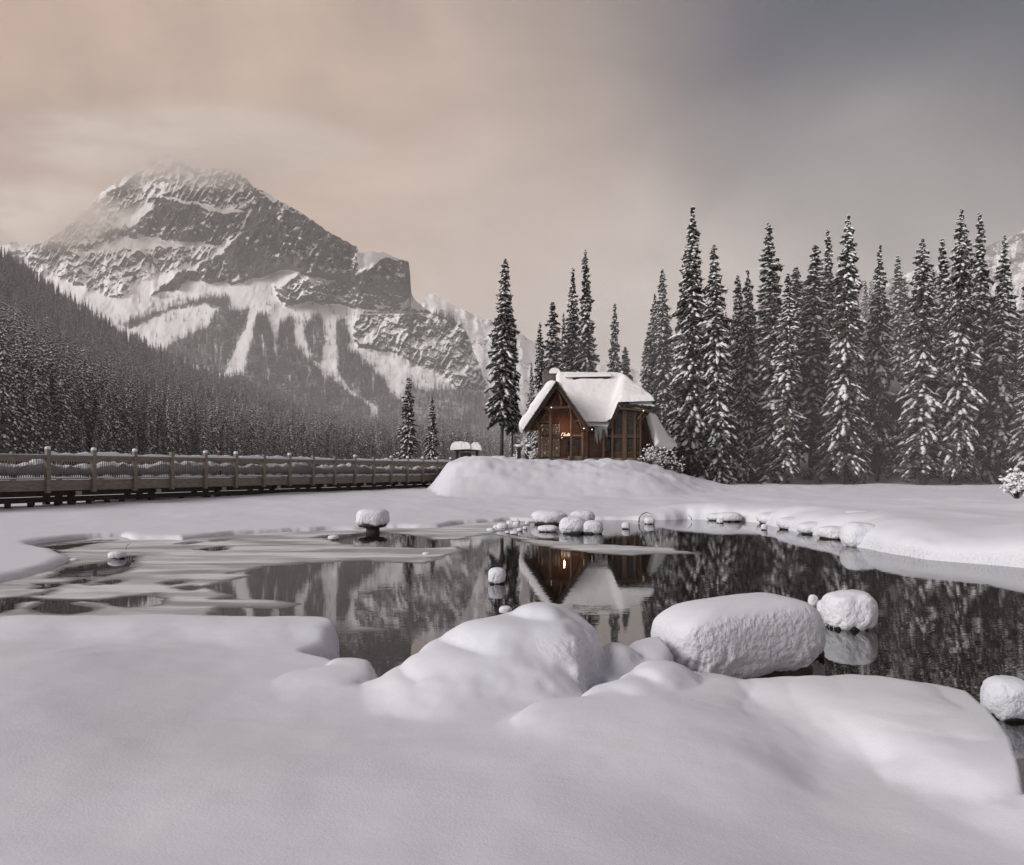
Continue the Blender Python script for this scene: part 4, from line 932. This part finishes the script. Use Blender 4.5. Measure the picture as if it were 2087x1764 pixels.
# gable wall, boards
wallpoly = [(500, 1150), (500, 800), (680, 420), (940, 800), (1000, 850), (1000, 1150)]
gw = hp(flat(wallpoly, 70.62, .2), 'wall', M['wall_red'])
hp(flat([(385, 842), (680, 395), (975, 842)], 71.4, .2), 'gable_boards', M['soffit'])
for k in range(13):   # vertical boards of the door wall
    x = 718 + k * 21.5
    top = 430 + abs(x - 680) * 1.42 if x > 680 else 500
    if 752 < x + 10 < 905: hp(rect(x, max(560, top), x + 20, 915, 70.585, .03), 'board', M['wall_red'], gw)
    else: hp(rect(x, max(560, top), x + 20, 1130, 70.585, .03), 'board', M['wall_red'], gw)
# seeded glass screens
for (x0, x1) in ((522, 604), (640, 712)):
    for (y0, y1) in ((778, 880), (905, 1108)):
        wf = hp(rect(x0 - 5, y0 - 5, x1 + 5, y1 + 5, 70.52, .06), 'window', M['log'])
        hp(rect(x0, y0, x1, y1, 70.47, .03), 'pane', M['seeded'], wf)
        mb = MB()
        for q in range(1, 3): xx = x0 + (x1 - x0) * q / 3; rect(xx - 1.2, y0, xx + 1.2, y1, 70.44, .025, mb)
        for q in range(1, 5): yy_ = y0 + (y1 - y0) * q / 5; rect(x0, yy_ - 1.2, x1, yy_ + 1.2, 70.45, .015, mb)
        hp(mb, 'muntin', M['log'], wf)
hp(rect(510, 882, 716, 902, 70.4, .12), 'rail', M['log2'])
# door
for (x0, x1, z1) in ((760, 824, 1062), (834, 902, 1036)):
    dn = hp(rect(x0, 918, x1, 1128, 70.5, .08), 'door', M['log']); hp(rect(x0 + 12, 930, x1 - 13, z1, 70.46, .03), 'door_window', M['glass'], dn)
    hp(rect(x0 + 10, z1 + 12, x1 - 12, 1120, 70.47, .02), 'door_panel', M['wall_dark'], dn)
hp(rect(748, 905, 915, 920, 70.42, .16), 'lintel', M['log2'])
# porch frame
for x0, x1, y0, Y in ((491, 519, 780, 69.25), (604, 634, 600, 69.2), (817, 844, 590, 69.2), (931, 962, 800, 69.25)):
    a, b_ = HP((x0 + x1) / 2, 1150, Y), HP((x0 + x1) / 2, y0, Y); rw = (x1 - x0) * .0089 / 2
    hp(MB().tube([a, a.lerp(b_, .33) + Vector((.02, 0, 0)), a.lerp(b_, .66), b_], [rw * 1.1, rw, rw * .97, rw * .9], 9), 'porch_post', M['log'], smooth=True)
hp(hbar((560, 612), (855, 602), 69.2, .2, .24), 'tie_beam', M['log2'])
for a, b_ in (((500, 752), (612, 752)), ((842, 742), (925, 740)), ((640, 905), (820, 903)), ((842, 903), (940, 903))): hp(hbar(a, b_, 69.32 if a[1] < 800 else 70.3, .14, .18), 'cross_beam', M['log2'])
def curve(pts, Y, r, name='brace'): hp(MB().tube([HP(a, b_, Y) for a, b_ in pts], r, 7), name, M['log'], smooth=True)
curve([(694, 455), (716, 490), (728, 540), (726, 600)], 69.15, .085); curve([(672, 470), (640, 520), (640, 590)], 70.0, .07)
curve([(578, 592), (600, 615), (612, 660)], 69.1, .08); curve([(800, 580), (818, 620), (826, 670)], 69.1, .08)
curve([(462, 735), (480, 780), (504, 830)], 69.15, .08); curve([(900, 725), (925, 780), (942, 850)], 69.15, .08)
curve([(520, 740), (560, 690), (605, 640)], 69.4, .07); curve([(700, 760), (740, 700), (815, 640)], 70.2, .06)
for a, b_ in (((455, 830), (690, 480)), ((690, 480), (905, 820))): hp(hbar(a, b_, 70.2, .12, .18), 'rafter', M['log'])
# log wall between the gables
for k in range(12):
    y0 = 826 + k * 25
    hp(rect(962, y0 + 1, 1160, y0 + 24, 70.72 + (k % 2) * .015, .16), 'wall_log', M['wall_dark'])
hp(rect(962, 815, 1250, 1140, 70.9, .2), 'wall', M['wall_dark'])
for x0, x1 in ((1146, 1166), (1238, 1256)): hp(rect(x0, 830 if x0 < 1200 else 660, x1, 1135, 70.1 if x0 < 1200 else 69.85, .2), 'corner_post', M['log'])
wn_ = hp(rect(1168, 925, 1236, 1056, 70.6, .1), 'window', M['wall_dark']); hp(rect(1174, 932, 1230, 1050, 70.56, .03), 'pane', M['glass'], wn_)
hp(rect(1166, 885, 1240, 912, 70.4, .2), 'band_beam', M['log2'])
for k in range(3): hp(rect(1166, 1062 + k * 24, 1240, 1084 + k * 24, 70.5, .16), 'wall_log', M['wall_dark'])
# bay
hp(flat([(1222, 830), (1316, 620), (1545, 640), (1545, 1135), (1250, 1135), (1250, 840)], 70.15, .3), 'wall', M['wall_dark'])
for x0, x1, y0 in ((1346, 1392, 625), (1462, 1484, 630), (1524, 1538, 640)): hp(rect(x0, y0, x1, 1135, 69.86, .26), 'bay_post', M['log'])
hp(rect(1258, 882, 1522, 916, 69.9, .2), 'band_beam', M['log2']); hp(rect(1258, 1056, 1522, 1078, 69.93, .18), 'sill_beam', M['log2'])
for k in range(2): hp(rect(1258, 1082 + k * 26, 1522, 1106 + k * 26, 69.98, .16), 'wall_log', M['wall_dark'])
for x0, x1 in ((1276, 1342), (1396, 1458), (1488, 1520)):
    for y0, y1 in ((652, 878), (930, 1050)):
        if x0 < 1300 and y0 < 700: y0 = 668
        wf = hp(rect(x0 - 3, y0 - 5, x1 + 3, y1 + 4, 70.05, .08), 'window', M['log'])
        hp(rect(x0 + 2, y0, x1 - 2, y1, 70.02, .03), 'pane', M['glass'], wf)
        mb = MB(); xm = (x0 + x1) / 2; rect(xm - 1.5, y0, xm + 1.5, y1, 69.99, .03, mb)
        for q in range(1, 4 if y1 - y0 > 150 else 3): yy_ = y0 + (y1 - y0) * q / (4 if y1 - y0 > 150 else 3); rect(x0 + 2, yy_ - 1.3, x1 - 2, yy_ + 1.3, 70.0, .02, mb)
        hp(mb, 'muntin', M['log'], wf)
hp(flat([(1536, 650), (1580, 700), (1655, 1010), (1655, 1150), (1536, 1150)], 71.2, .2), 'side_wall', M['wall_dark'])
curve([(1478, 790), (1505, 720), (1560, 655)], 69.5, .06); curve([(1530, 760), (1560, 700), (1600, 650)], 69.7, .07); curve([(1536, 870), (1560, 820), (1590, 800)], 70.6, .05)
# chimney
ch = hp(rect(545, 235, 690, 520, 75.8, 1.4), 'chimney', M['stone'])
st = MB(); rr = random.Random(8)
for r_ in range(15):
    x = 546
    while x < 688:
        w_ = rr.uniform(14, 34); rect(x + 1, 236 + r_ * 13, min(689, x + w_ - 1), 247 + r_ * 13, 75.74 + rr.uniform(-.03, .02), .1, st); x += w_
hp(st, 'chimney_stones', M['stone'], ch, kind='stuff')
me = pillow('snow_cap', [HP(605, 262, 75.6), HP(722, 262, 75.6), HP(722, 258, 77.2), HP(605, 258, 77.2)], T=.55, rim=.5, seed=19, up=(0, 0, 1)); me.transform(Matrix.Translation(-cabin.location)); obj('snow_cap', me, ch)
# icicles
rr = random.Random(12)
for k in range(34):
    x = 1070 + k * 3.8 + rr.uniform(-1, 1); l = rr.uniform(60, 190) if x < 1150 else rr.uniform(40, 110) * (1.4 if x > 1182 else 1)
    a = HP(x, 806, 70.25 + rr.uniform(-.05, .1)); b_ = HP(x + rr.uniform(-2, 2), 806 + l, 70.25)
    hp(MB().tube([a, a.lerp(b_, .4), a.lerp(b_, .8), b_], [.034, .026, .014, .003], 6), 'icicle', M['icicle'], smooth=True)
hp(MB().tube([HP(352, 845, YF), HP(350, 930, YF), HP(352, 1010, YF), HP(346, 1085, YF)], [.03, .05, .055, .09], 7), 'icicle', M['icicle'], smooth=True)
# lamps
for a, b_, Y in ((628, 608, 69.0), (957, 820, 69.0), (1040, 830, 70.5), (1560, 640, 69.2)):
    lm = lump_mesh('bulb', .05, 3, M['bulb'], 1.); o = obj('lamp_bulb', lm, cabin, HP(a, b_, Y) - cabin.location)
lp = bpy.data.lights.new('porch_lamp', 'POINT'); lp.energy = 22; lp.color = (1, .62, .34); lp.shadow_soft_size = .08
lo = bpy.data.objects.new('porch_lamp', lp); link(lo, cabin); lo.location = HP(760, 800, 69.7) - cabin.location
# neon sign: handwriting word and small letters
sg = empty('neon_sign', HP(770, 890, 70.35), label='glowing handwritten neon sign reading Cilantro on the red cabin wall', cat='sign')
strokes = [[(752,868),(744,864),(735,875),(729,893),(727,910),(732,917),(745,910),(760,905)], [(752,885),(750,904)], [(752,877),(753,878)], [(766,862),(758,904)],
 [(778,886),(770,884),(766,894),(768,902),(776,898),(779,886),(780,900)], [(784,900),(786,882),(792,884),(793,898)], [(800,864),(797,898),(804,899)], [(792,876),(812,871)], [(806,898),(808,880),(815,878)], [(819,880),(814,888),(818,897),(824,888),(819,880)]]
mb = MB()
for q in strokes: mb.tube([HP(a, b_, 70.35) - sg.location for a, b_ in q], .022, 5)
mb.obj('lettering', M['neon'], sg, smooth=True)
fc_ = bpy.data.curves.new('small_letters', 'FONT'); fc_.body = 'ON THE LAKE'; fc_.size = .26; fc_.extrude = .015; fc_.space_character = 1.15
to = bpy.data.objects.new('tmp', fc_); link(to); to.rotation_euler = (R(90), 0, 0); to.location = HP(778, 905, 70.4)
bpy.context.view_layer.update()
tm = bpy.data.meshes.new_from_object(to.evaluated_get(bpy.context.evaluated_depsgraph_get())); tm.transform(to.matrix_world); bpy.data.objects.remove(to)
tm.transform(Matrix.Translation(-HP(850, 890, 70.4))); tm.materials.clear(); tm.materials.append(M['neon_white'])
# the small words sit to the right of the neon word
wdt = max(v_.co.x for v_ in tm.vertices) - min(v_.co.x for v_ in tm.vertices)
tm.transform(Matrix.Translation(Vector(((846 - 778) * .00893, 0, 0))) @ Matrix.Scale(.8 / wdt if wdt > .8 else 1, 4, (1, 0, 0)))
sb = empty('sign_board', HP(850, 890, 70.4), label='small red board with pale letters ON THE LAKE right of the neon word', cat='sign')
mnx = min(v_.co.x for v_ in tm.vertices); tm.transform(Matrix.Translation((-mnx + .02, 0, 0)))
obj('letters', tm, sb)
MB().box(-.04, .86, .03, .07, -.16, .14).obj('board', M['wall_red'], sb)

# ------------------------------------------------------------------ snow-covered boulders and logs in and round the pond
def boulder_mesh(name, rx, ry, rz, seed, m_, e1=.8, e2=.85, rough=.12, n1=56, n2=34, lo=0.):
    U, Vv = np.meshgrid(np.linspace(0, 2 * np.pi, n1 + 1)[:-1], np.linspace(-np.pi / 2, np.pi / 2, n2))
    ce = lambda t, e: np.sign(np.cos(t)) * np.abs(np.cos(t)) ** e; se = lambda t, e: np.sign(np.sin(t)) * np.abs(np.sin(t)) ** e
    x = ce(Vv, e1) * ce(U, e2); y = ce(Vv, e1) * se(U, e2); z = se(Vv, e1)
    low = sstep(-z, -.35, .5)
    X, Y, Z = x * rx, y * ry, z * rz
    sc_ = 1 / max(.3, min(rx, 1.2))
    k = 1 + rough * fbm(X * 2.2 * sc_ + seed * 3, Y * 2.2 * sc_ + Z * 2.6 * sc_, 4, seed) + low * (.09 * fbm(X * 12 + seed, Y * 12 + Z * 10, 3, seed + 5) + .06 * fbm(X * 4.5 + seed, Y * 4 + Z * 2, 2, seed + 6))
    X, Y = X * k, Y * k; Z = Z * (1 + .5 * (k - 1)) - low * .10 * rz * (fbm(np.cos(U) * 5 + seed, np.sin(U) * 5, 3, seed + 9) + .2)
    v = np.stack((X.ravel(), Y.ravel(), Z.ravel()), 1)
    j, i = np.meshgrid(np.arange(n2 - 1), np.arange(n1), indexing='ij')
    f = np.stack((j * n1 + i, j * n1 + (i + 1) % n1, (j + 1) * n1 + (i + 1) % n1, (j + 1) * n1 + i), -1).reshape(-1, 4)
    return make_mesh(name, v, f, m_)
def boulder(px, pyb, w_, h_, label, seed, rock=True, dz=0., name='snow_capped_boulder', cat='boulder', e1=.8, e2=.85, depth=.9, yaw=0., hr=None, group=None, zb=0.):
    """px, py of the waterline, width and height in frame units"""
    x, y = P(px, pyb, zb); s = y / F; rx = w_ * s / 2; rz = h_ * s / 2 * (1.02); n_ = max(20, min(64, int(w_ * 1.2)))
    e = empty(name, (x, y + rx * depth * .8, zb), yaw, label=label, cat=cat, group=group)
    o = obj('snow_cap', boulder_mesh('snow_cap', rx, rx * depth, rz, seed, M['pillow'], e1, e2, n1=n_, n2=max(14, n_ // 2 + 4)), e, (0, 0, rz * .86 + dz * s))
    if rock:
        hr = hr or .42
        obj('rock', boulder_mesh('rock', rx * .88, rx * depth * .86, rz * hr, seed + 50, M['rock'], .9, .9, .2, n1=max(14, n_ // 2), n2=14), e, (0, 0, rz * hr * .45))
    return e
# the long pillow
lg = empty('snow_covered_log', (2.46, 8.45, 0), R(23), label='long snow-covered log lying half in the water at the near right shore', cat='log')
me = boulder_mesh('snow_cover', .94, .44, .42, 401, M['pillow'], .66, .34, .03, 200, 100); o = obj('snow_cover', me, lg, (0, 0, .48)); o.rotation_euler = (0, R(-2.5), 0)
obj('log', boulder_mesh('log', .95, .30, .20, 402, M['rock'], .8, .5, .1, 40, 16), lg, (0, 0, .06))
boulder(1660, 1343, 56, 92, 'lumpy snow-capped rock pressed against the right end of the long snowy log', 403, depth=.9)
boulder(1748, 1286, 104, 80, 'rounded snow-capped boulder in dark water right of the long snowy log', 404, e1=.7)
boulder(1688, 1255, 36, 32, 'small snow ball left of the rounded boulder in dark water', 405, rock=False)
boulder(1660, 1236, 20, 24, 'snowy knob between the long log and the small snow ball', 406, rock=False)
boulder(1013, 1191, 38, 34, 'single snow ball on a stone in the middle of the open water', 407)
boulder(2075, 1472, 96, 88, 'snow-capped rock in the dark water at the right picture edge', 408)
boulder(1120, 1070, 74, 30, 'wide snow mound at the far shore left of the pair of boulders', 409)
boulder(1189, 1066, 52, 26, 'faint snow mound at the far shore behind the pair of boulders', 410)
boulder(1168, 1089, 54, 36, 'left boulder of the snowy pair standing in the water below the cabin', 411)
boulder(1208, 1089, 46, 29, 'right boulder of the snowy pair standing in the water below the cabin', 412)
boulder(1118, 1085, 42, 14, 'low flat snow hump in the water left of the boulder pair', 413)
boulder(1277, 1079, 18, 15, 'small snow-capped stone alone right of the boulder pair', 414)
boulder(1325, 1069, 22, 15, 'snow lump under the arched twig at the far shore', 415)
boulder(1326, 1060, 20, 14, 'upper snow lump beside the arched twig at the far shore', 416)
boulder(1468, 1062, 44, 16, 'left half of the low snow hump on the far shore right of the cabin', 417)
boulder(1492, 1064, 50, 20, 'right half of the low snow hump on the far shore right of the cabin', 418)
boulder(1469, 1067, 14, 10, 'little snow ball in front of the low far-shore hump', 419)
boulder(1559, 1081, 13, 13, 'little snow ball standing in the dark water off the far right shore', 420)
boulder(1556, 1062, 86, 22, 'long snow hump starting the row of rocks along the right shore', 421)
boulder(1593, 1070, 78, 26, 'second snow hump of the row of rocks along the right shore', 422)
boulder(1632, 1081, 74, 27, 'third snow hump of the row, above its own thin ice rim', 423)
boulder(1670, 1090, 70, 26, 'fourth snow hump of the row, left of the twigs', 424)
boulder(1708, 1100, 60, 28, 'fifth snow hump of the row, touching the big round snow boulder', 425)
boulder(1690, 1073, 60, 22, 'blurred snow hump behind the row of rocks on the right shore', 426, zb=.25)
boulder(1764, 1116, 78, 52, 'big round snow boulder at the bend of the right shore', 427, rock=False, e1=.75)
boulder(1765, 1070, 70, 30, 'snow hump behind the big round snow boulder', 428, rock=False, zb=.35)
boulder(232, 1140, 34, 16, 'icy clump with a dry stalk in the slush on the left', 429)
boulder(148, 1146, 18, 8, 'small snow lump on the ice beside the left bank', 430)
boulder(1172, 1462, 36, 24, 'small snow lump in the hollow between the near snow banks', 431, rock=False, zb=.04)
boulder(1030, 1252, 26, 16, 'tiny snow lump in the water left of the tall near snow mound', 432)
boulder(678, 1101, 22, 10, 'snow clump in the water left of the mushroom rock', 433)
boulder(868, 1132, 16, 6, 'broken ice bit right of the mushroom rock', 434, rock=False)
# mushroom rock
x, y = P(757, 1087); s = y / F
e = empty('mushroom_rock', (x, y + .3, 0), 0, label='mushroom-shaped rock with a thick round snow cap standing in the pond', cat='rock')
obj('snow_cap', boulder_mesh('snow_cap', 33 * s, 31 * s, 18 * s, 440, M['pillow'], .62, .85, .06, 90, 50), e, (0, 0, 31 * s))
obj('rock', boulder_mesh('rock', 29 * s, 27 * s, 9 * s, 441, M['rock'], .8, .9, .14, 40, 18), e, (0, 0, 18 * s))
obj('foot', boulder_mesh('foot', 14 * s, 14 * s, 12 * s, 442, M['rock'], .35, .9, .1, 30, 18), e, (0, 0, 6 * s))
# stones and debris at the far shore
for q, (px, py, w_, h_) in enumerate([(1000,1083,16,7),(1012,1078,14,8),(1024,1079,24,13),(1040,1070,16,9),(1052,1073,14,10),(1060,1084,12,8),(1048,1090,18,8),(1070,1080,10,7),(1034,1088,10,6),(1075,1069,9,7)]):
    boulder(px, py, w_, h_, ['flat snowy stone at the left end of the debris below the mound', 'second snowy stone from the left in the far-shore debris', 'largest dark stone with snow in the far-shore debris left of the boulders', 'dark snowy stone right behind the largest debris stone', 'upright snowy stone beside the debris twig', 'small stone low in the middle of the debris', 'wide flat stone nearest to us in the debris', 'small stone at the right end of the debris', 'dark pebble below the largest debris stone', 'round pebble behind the right end of the debris'][q], 450 + q, hr=.8, name='shore_stone', cat='stone')
def twig(pts, r, label, snow=True, cat='twig'):
    b0 = Vector(pts[0]); o = MB().tube([Vector(p) - b0 for p in pts], r, 5).obj('twig', M['twig'], None, loc=b0, label=label, cat=cat); return o
def tw(pxs, d): return [Q(a, b_, d) for a, b_ in pxs]
twig(tw([(1302,1066),(1303,1056),(1309,1048),(1318,1045),(1326,1048)], 33), [.03,.025,.02,.018,.01], 'arched bare twig at the far shore below the cabin')
twig(tw([(254,1128),(257,1119),(259,1112),(266,1108)], 22), [.012,.01,.009,.005], 'dry stalk sticking out of the icy clump on the left')
twig(tw([(1060,1070),(1058,1062),(1055,1058)], 32), [.02,.015,.008], 'short stick poking up from the far-shore debris')
twig(tw([(1410,1060),(1408,1054),(1402,1050)], 34), [.02,.015,.008], 'bent stick on the far snow edge right of the cabin')
twig(tw([(1654,1085),(1656,1079),(1660,1072)], 30), [.016,.012,.008], 'thin twig between the snow humps of the right shore')
twig(tw([(1799,1268),(1803,1262),(1806,1256),(1812,1252)], 11), [.006,.005,.005,.003], 'tiny snowy twig right of the rounded boulder in dark water')

# ------------------------------------------------------------------ shrubs
def shrub(px, py, d, w_, h_, seed, label, n=26, snowy=.6, group=None, zoff=0):
    r = random.Random(seed); x, y, z = Q(px, py, d); z = gz(x, y) - .05 + zoff; s = d / F; W_, Hh = w_ * s, h_ * s
    mb = MB(); sv = []; sf = []
    for i in range(n):
        a = r.random() * 6.28; sp_ = r.random() ** .7 * W_ / 2; hh = Hh * r.uniform(.45, 1.) * (1 - .35 * (sp_ / (W_ / 2 + .01)) ** 2)
        p = [(0, 0, 0), (sp_ * .4 * math.cos(a), sp_ * .4 * math.sin(a), hh * .5), (sp_ * .8 * math.cos(a), sp_ * .8 * math.sin(a), hh * .85), (sp_ * math.cos(a), sp_ * math.sin(a), hh)]
        p = [(q[0] + r.gauss(0, .05) * (k > 0), q[1] + r.gauss(0, .05) * (k > 0), q[2]) for k, q in enumerate(p)]
        t = .022 * (d / 80); mb.tube(p, [t, t * .8, t * .6, t * .4], 3)
        for k in range(5):
            u = r.uniform(.3, 1); j = min(2, int(u * 3)); f_ = u * 3 - j; q = [p[j][c] + (p[j + 1][c] - p[j][c]) * f_ for c in range(3)]
            l = r.uniform(.2, .55) * Hh * .4; b2 = r.random() * 6.28; e_ = (q[0] + l * math.cos(b2), q[1] + l * math.sin(b2), q[2] + l * r.uniform(-.1, .7))
            mb.tube([q, e_], [t * .5, t * .25], 3)
            if r.random() < snowy:
                n0 = len(sv); rad = r.uniform(.05, .15) * (Hh / 1.8) ** .5; m_ = [(q[c] + e_[c]) / 2 for c in range(3)]
                sv.append((m_[0], m_[1], m_[2] + rad * .8))
                for c in range(5): th = 6.283 * c / 5; sv.append((m_[0] + rad * math.cos(th) * r.uniform(.7, 1.3), m_[1] + rad * math.sin(th) * r.uniform(.7, 1.3), m_[2] + r.gauss(0, .02)))
                sv.append((m_[0], m_[1], m_[2] - rad * .4))
                for c in range(5): sf += [(n0, n0 + 1 + c, n0 + 1 + (c + 1) % 5), (n0 + 6, n0 + 1 + (c + 1) % 5, n0 + 1 + c)]
    e = empty('shrub', (x, y, z), label=label, cat='shrub', group=group)
    mb.obj('branches', M['twig'], e)
    if sv: obj('snow_load', make_mesh('snow_load', np.array(sv), np.array(sf), M['tree_snow']), e, kind='stuff')
shrub(1325, 952, 66.5, 44, 46, 1, 'snow-tipped bare shrub at the right corner of the cabin', 44)
shrub(1352, 955, 68, 56, 52, 2, 'larger dark snowy shrub between the cabin wing and the tall spruce', 60)
shrub(1385, 962, 67, 40, 26, 3, 'low thin shrub on the mound slope right of the cabin', 24, .2)
shrub(1340, 962, 65, 60, 18, 4, 'sparse dry stems poking out of the mound right of the cabin', 18, .05)
shrub(1075, 935, 73, 30, 46, 5, 'frosty shrub under the left eave of the cabin', 50, .9)
shrub(1088, 942, 69.5, 22, 28, 6, 'snow-coated bush in front of the left porch post', 40, .9)
shrub(1058, 925, 76, 26, 30, 7, 'frosty bush left of the cabin, behind the gate posts', 30, .9)
shrub(2072, 1030, 36, 56, 66, 8, 'rounded frosty bush at the right picture edge on the snow bank', 90, .9)
for q, (px, py, w_, h_) in enumerate([(1510,985,30,20),(1555,985,34,24),(1608,988,30,28),(1640,980,40,34),(1672,985,30,30),(1700,975,40,36),(1760,985,44,26),(1810,980,36,40),(1838,950,30,40),(1850,985,40,26),(1925,985,30,24),(1990,985,40,26),(2010,960,34,44),(2040,985,36,26),(1740,960,40,40),(1660,955,30,40),(1790,950,36,40),(1900,955,40,40)]):
    shrub(px, py, 79 + (990 - py) * .45, w_, h_, 20 + q, ['low frosty shrub under the gap right of the thickly snowed spruce', 'frosty shrub at the trunk foot left of the needle-like spire', 'tall thin frosty shrub right of the needle-like spire', 'wide frosty shrub in the gap before the double-topped spruces', 'small frosty shrub at the left foot of the double-topped spruces', 'frosty shrub right under the double-topped spruces', 'low wide shrub between the double-topped spruces and the next lone one', 'upright frosty shrub in the clearing left of the lodge', 'frosty shrub higher up the slope below the lodge roof', 'wide low shrub below the lodge, at the snow edge', 'small frosty shrub right of the wide triangular spruce', 'wide shrub under the dark spruce group near the right edge', 'tall frosty shrub on the slope behind the dark spruce group', 'rightmost low shrub at the foot of the dark spruce group', 'frosty shrub on the slope behind the double-topped spruces', 'frosty shrub uphill in the first gap of the stand', 'frosty shrub uphill left of the lodge', 'broad frosty shrub uphill right of the lodge'][q], 22, .5, 'frosty shrubs along the foot of the right-hand slope')

# ------------------------------------------------------------------ things left of the cabin
x, y, z = Q(950, 940, 71); kb = gz(x, y)
k = empty('map_kiosk', (x, y, kb), 0, label='small roofed notice board with a thick snow cap at the end of the footbridge', cat='kiosk')
def kz(py): return CAMZ + (H0 - py) * 71 / F - kb
def kx(px): return (px - 950) * 71 / F
for a in (932, 972): MB().box(kx(a) - .12, kx(a) + .12, -.12, .12, -.3, kz(919)).obj('post', M['beam_dark'], k)
MB().box(kx(926), kx(976), -.6, .5, kz(920), kz(915)).obj('roof', M['shingle'], k)
MB().box(kx(936), kx(962), -.05, .05, kz(940), kz(921.5)).obj('board', M['beam_end'], k)
MB().box(kx(938), kx(960), -.08, -.052, kz(940), kz(923.5)).obj('panel', M['glass'], k)
me = pillow('snow_cap', [(kx(919), -.8, kz(918)), (kx(960), -.8, kz(916)), (kx(960), .7, kz(916)), (kx(919), .7, kz(918))], T=.72, rim=.5, seed=31, up=(0, 0, 1)); obj('snow_cap', me, k)
me = pillow('snow_cap', [(kx(958), -.7, kz(917)), (kx(982), -.7, kz(918)), (kx(982), .6, kz(918)), (kx(958), .6, kz(917))], T=.66, rim=.45, seed=32, up=(0, 0, 1)); obj('snow_cap', me, k)
for px, lab in ((1058, 'left snow-capped gate post beside the cabin'), (1078, 'right snow-capped gate post beside the cabin, near the porch')):
    x, y, _ = Q(px, 935, 71.5); z = gz(x, y); e = empty('gate_post', (x, y, z), label=lab, cat='post', group='gate posts beside the cabin')
    t_ = CAMZ + (H0 - 911) * 71.5 / F - z
    MB().box(-.17, .17, -.17, .17, -.3, t_).obj('pillar', M['beam_dark'], e); o = obj('snow_cap', lump_mesh('snow_cap', .34, 70 + px, M['pillow'], .42), e, (0, 0, t_ + .1))
# lodge buildings between the trees
def lodge(px0, px1, py_top, py_eave, py_base, d, label, wallm):
    x0, _, zt = Q(px0, py_top, d); x1, _, ze = Q(px1, py_eave, d); zb = gz((x0 + x1) / 2, d) - .2; x0b = x0
    e = empty('lodge', ((x0 + x1) / 2, d, zb), label=label, cat='building'); w_ = (x1 - x0) / 2; H_ = ze - zb; T_ = zt - zb
    MB().box(-w_ * .92, w_ * .9, .3, 5, -1.5, H_ - .05).obj('wall', M[wallm], e)
    q = [(-w_, 0, H_), (w_, 0, H_), (w_, 3.2, T_), (-w_, 3.2, T_)]
    rf = MB().prism(q, (0, 0, -.15)).obj('roof', M['shingle'], e)
    obj('roof_snow', pillow('roof_snow', q, T=.45, rim=.4, seed=int(px0)), rf)
    for xx in (-.55, -.05, .45):
        wf = MB().box(w_ * xx, w_ * (xx + .3), .24, .298, H_ * .35, H_ * .75).obj('window', M['log'], e); MB().box(w_ * (xx + .03), w_ * (xx + .27), .20, .238, H_ * .38, H_ * .72).obj('pane', M['glass'], wf)
lodge(1786, 1842, 745, 806, 850, 86, 'hillside lodge with a snow-covered roof showing between the spruces on the right', 'wall_dark')
lodge(1543, 1592, 757, 790, 870, 116, 'dark lodge building glimpsed behind the needle-like spire', 'wall_dark')

# ------------------------------------------------------------------ air and summit cloud
def vol(name, dens, c, an=.2):
    m = bpy.data.materials.new(name); m.use_nodes = True; t = m.node_tree; t.nodes.clear(); o = t.nodes.new('ShaderNodeOutputMaterial'); p = t.nodes.new('ShaderNodeVolumePrincipled')
    p.inputs['Density'].default_value = dens; p.inputs['Color'].default_value = (*c, 1); p.inputs['Anisotropy'].default_value = an; t.links.new(p.outputs[0], o.inputs['Volume']); m.cycles.homogeneous_volume = True; return m
hz = MB().box(-4200, 4200, -60, 6200, -2.5, 1560).obj('haze', vol('haze_air', .85e-4, (1, .975, .95), .0), kind='stuff')
cm = vol('cloud_vapour', .001, (1, .955, .90), .0); cm.cycles.homogeneous_volume = False
n = NT(cm.node_tree); pv = next(q for q in cm.node_tree.nodes if q.type == 'PRINCIPLED_VOLUME')
tc_ = n.new('ShaderNodeTexCoord'); ln = n.new('ShaderNodeVectorMath', operation='LENGTH'); n.l.new(tc_.outputs['Object'], ln.inputs[0])
fa = n.mr(ln.outputs['Value'], .25, 1., 1, 0); nn = n.mr(n.noise(2.2, 4, .6, tc_.outputs['Object']), .35, .68, .12, 1.3)
n.l.new(n.math('MULTIPLY', n.math('MULTIPLY', fa, nn), .0085), pv.inputs['Density'])
for q, (px, py, d, rx, ry, rz_, lab) in enumerate([(385, 306, 3200, 900, 420, 150, 'pale cloud hiding the summit of the mountain'), (120, 440, 3300, 420, 300, 170, 'thin cloud wisp over the left shoulder of the mountain')]):
    x, y, z = Q(px, py, d); me = boulder_mesh('summit_cloud', 1, 1, 1, 480 + q, cm, 1., 1., .02, 40, 24)
    o = tag(obj('summit_cloud', me, None, (x, y, z)), lab, 'cloud', kind='stuff'); o.scale = (rx, ry, rz_)

ms_ = vol('added_mist_vapour', .0050, (1, .985, .96), -.15)
me = boulder_mesh('added_mist', 1, 1, 1, 490, ms_, 1., 1., .05, 40, 24)
o = tag(obj('added_mist', me, None, (36, 97, 4)), 'thin pale vapour added to give the spruces on the right a glow', 'added_mist', kind='stuff'); o.scale = (42, 30, 24)  # vapour added to imitate lens glow that greys the right-hand trees

m2_ = vol('added_hill_vapour', .00030, (1, .985, .96), -.1)
me = boulder_mesh('added_mist', 1, 1, 1, 491, m2_, 1., 1., .05, 40, 24)
o = tag(obj('added_mist', me, None, (-190, 470, 30)), 'thin pale vapour added to lighten the wooded hillside on the left', 'added_mist', kind='stuff'); o.scale = (230, 260, 90)  # second vapour body, added to lighten the hillside like lens glow
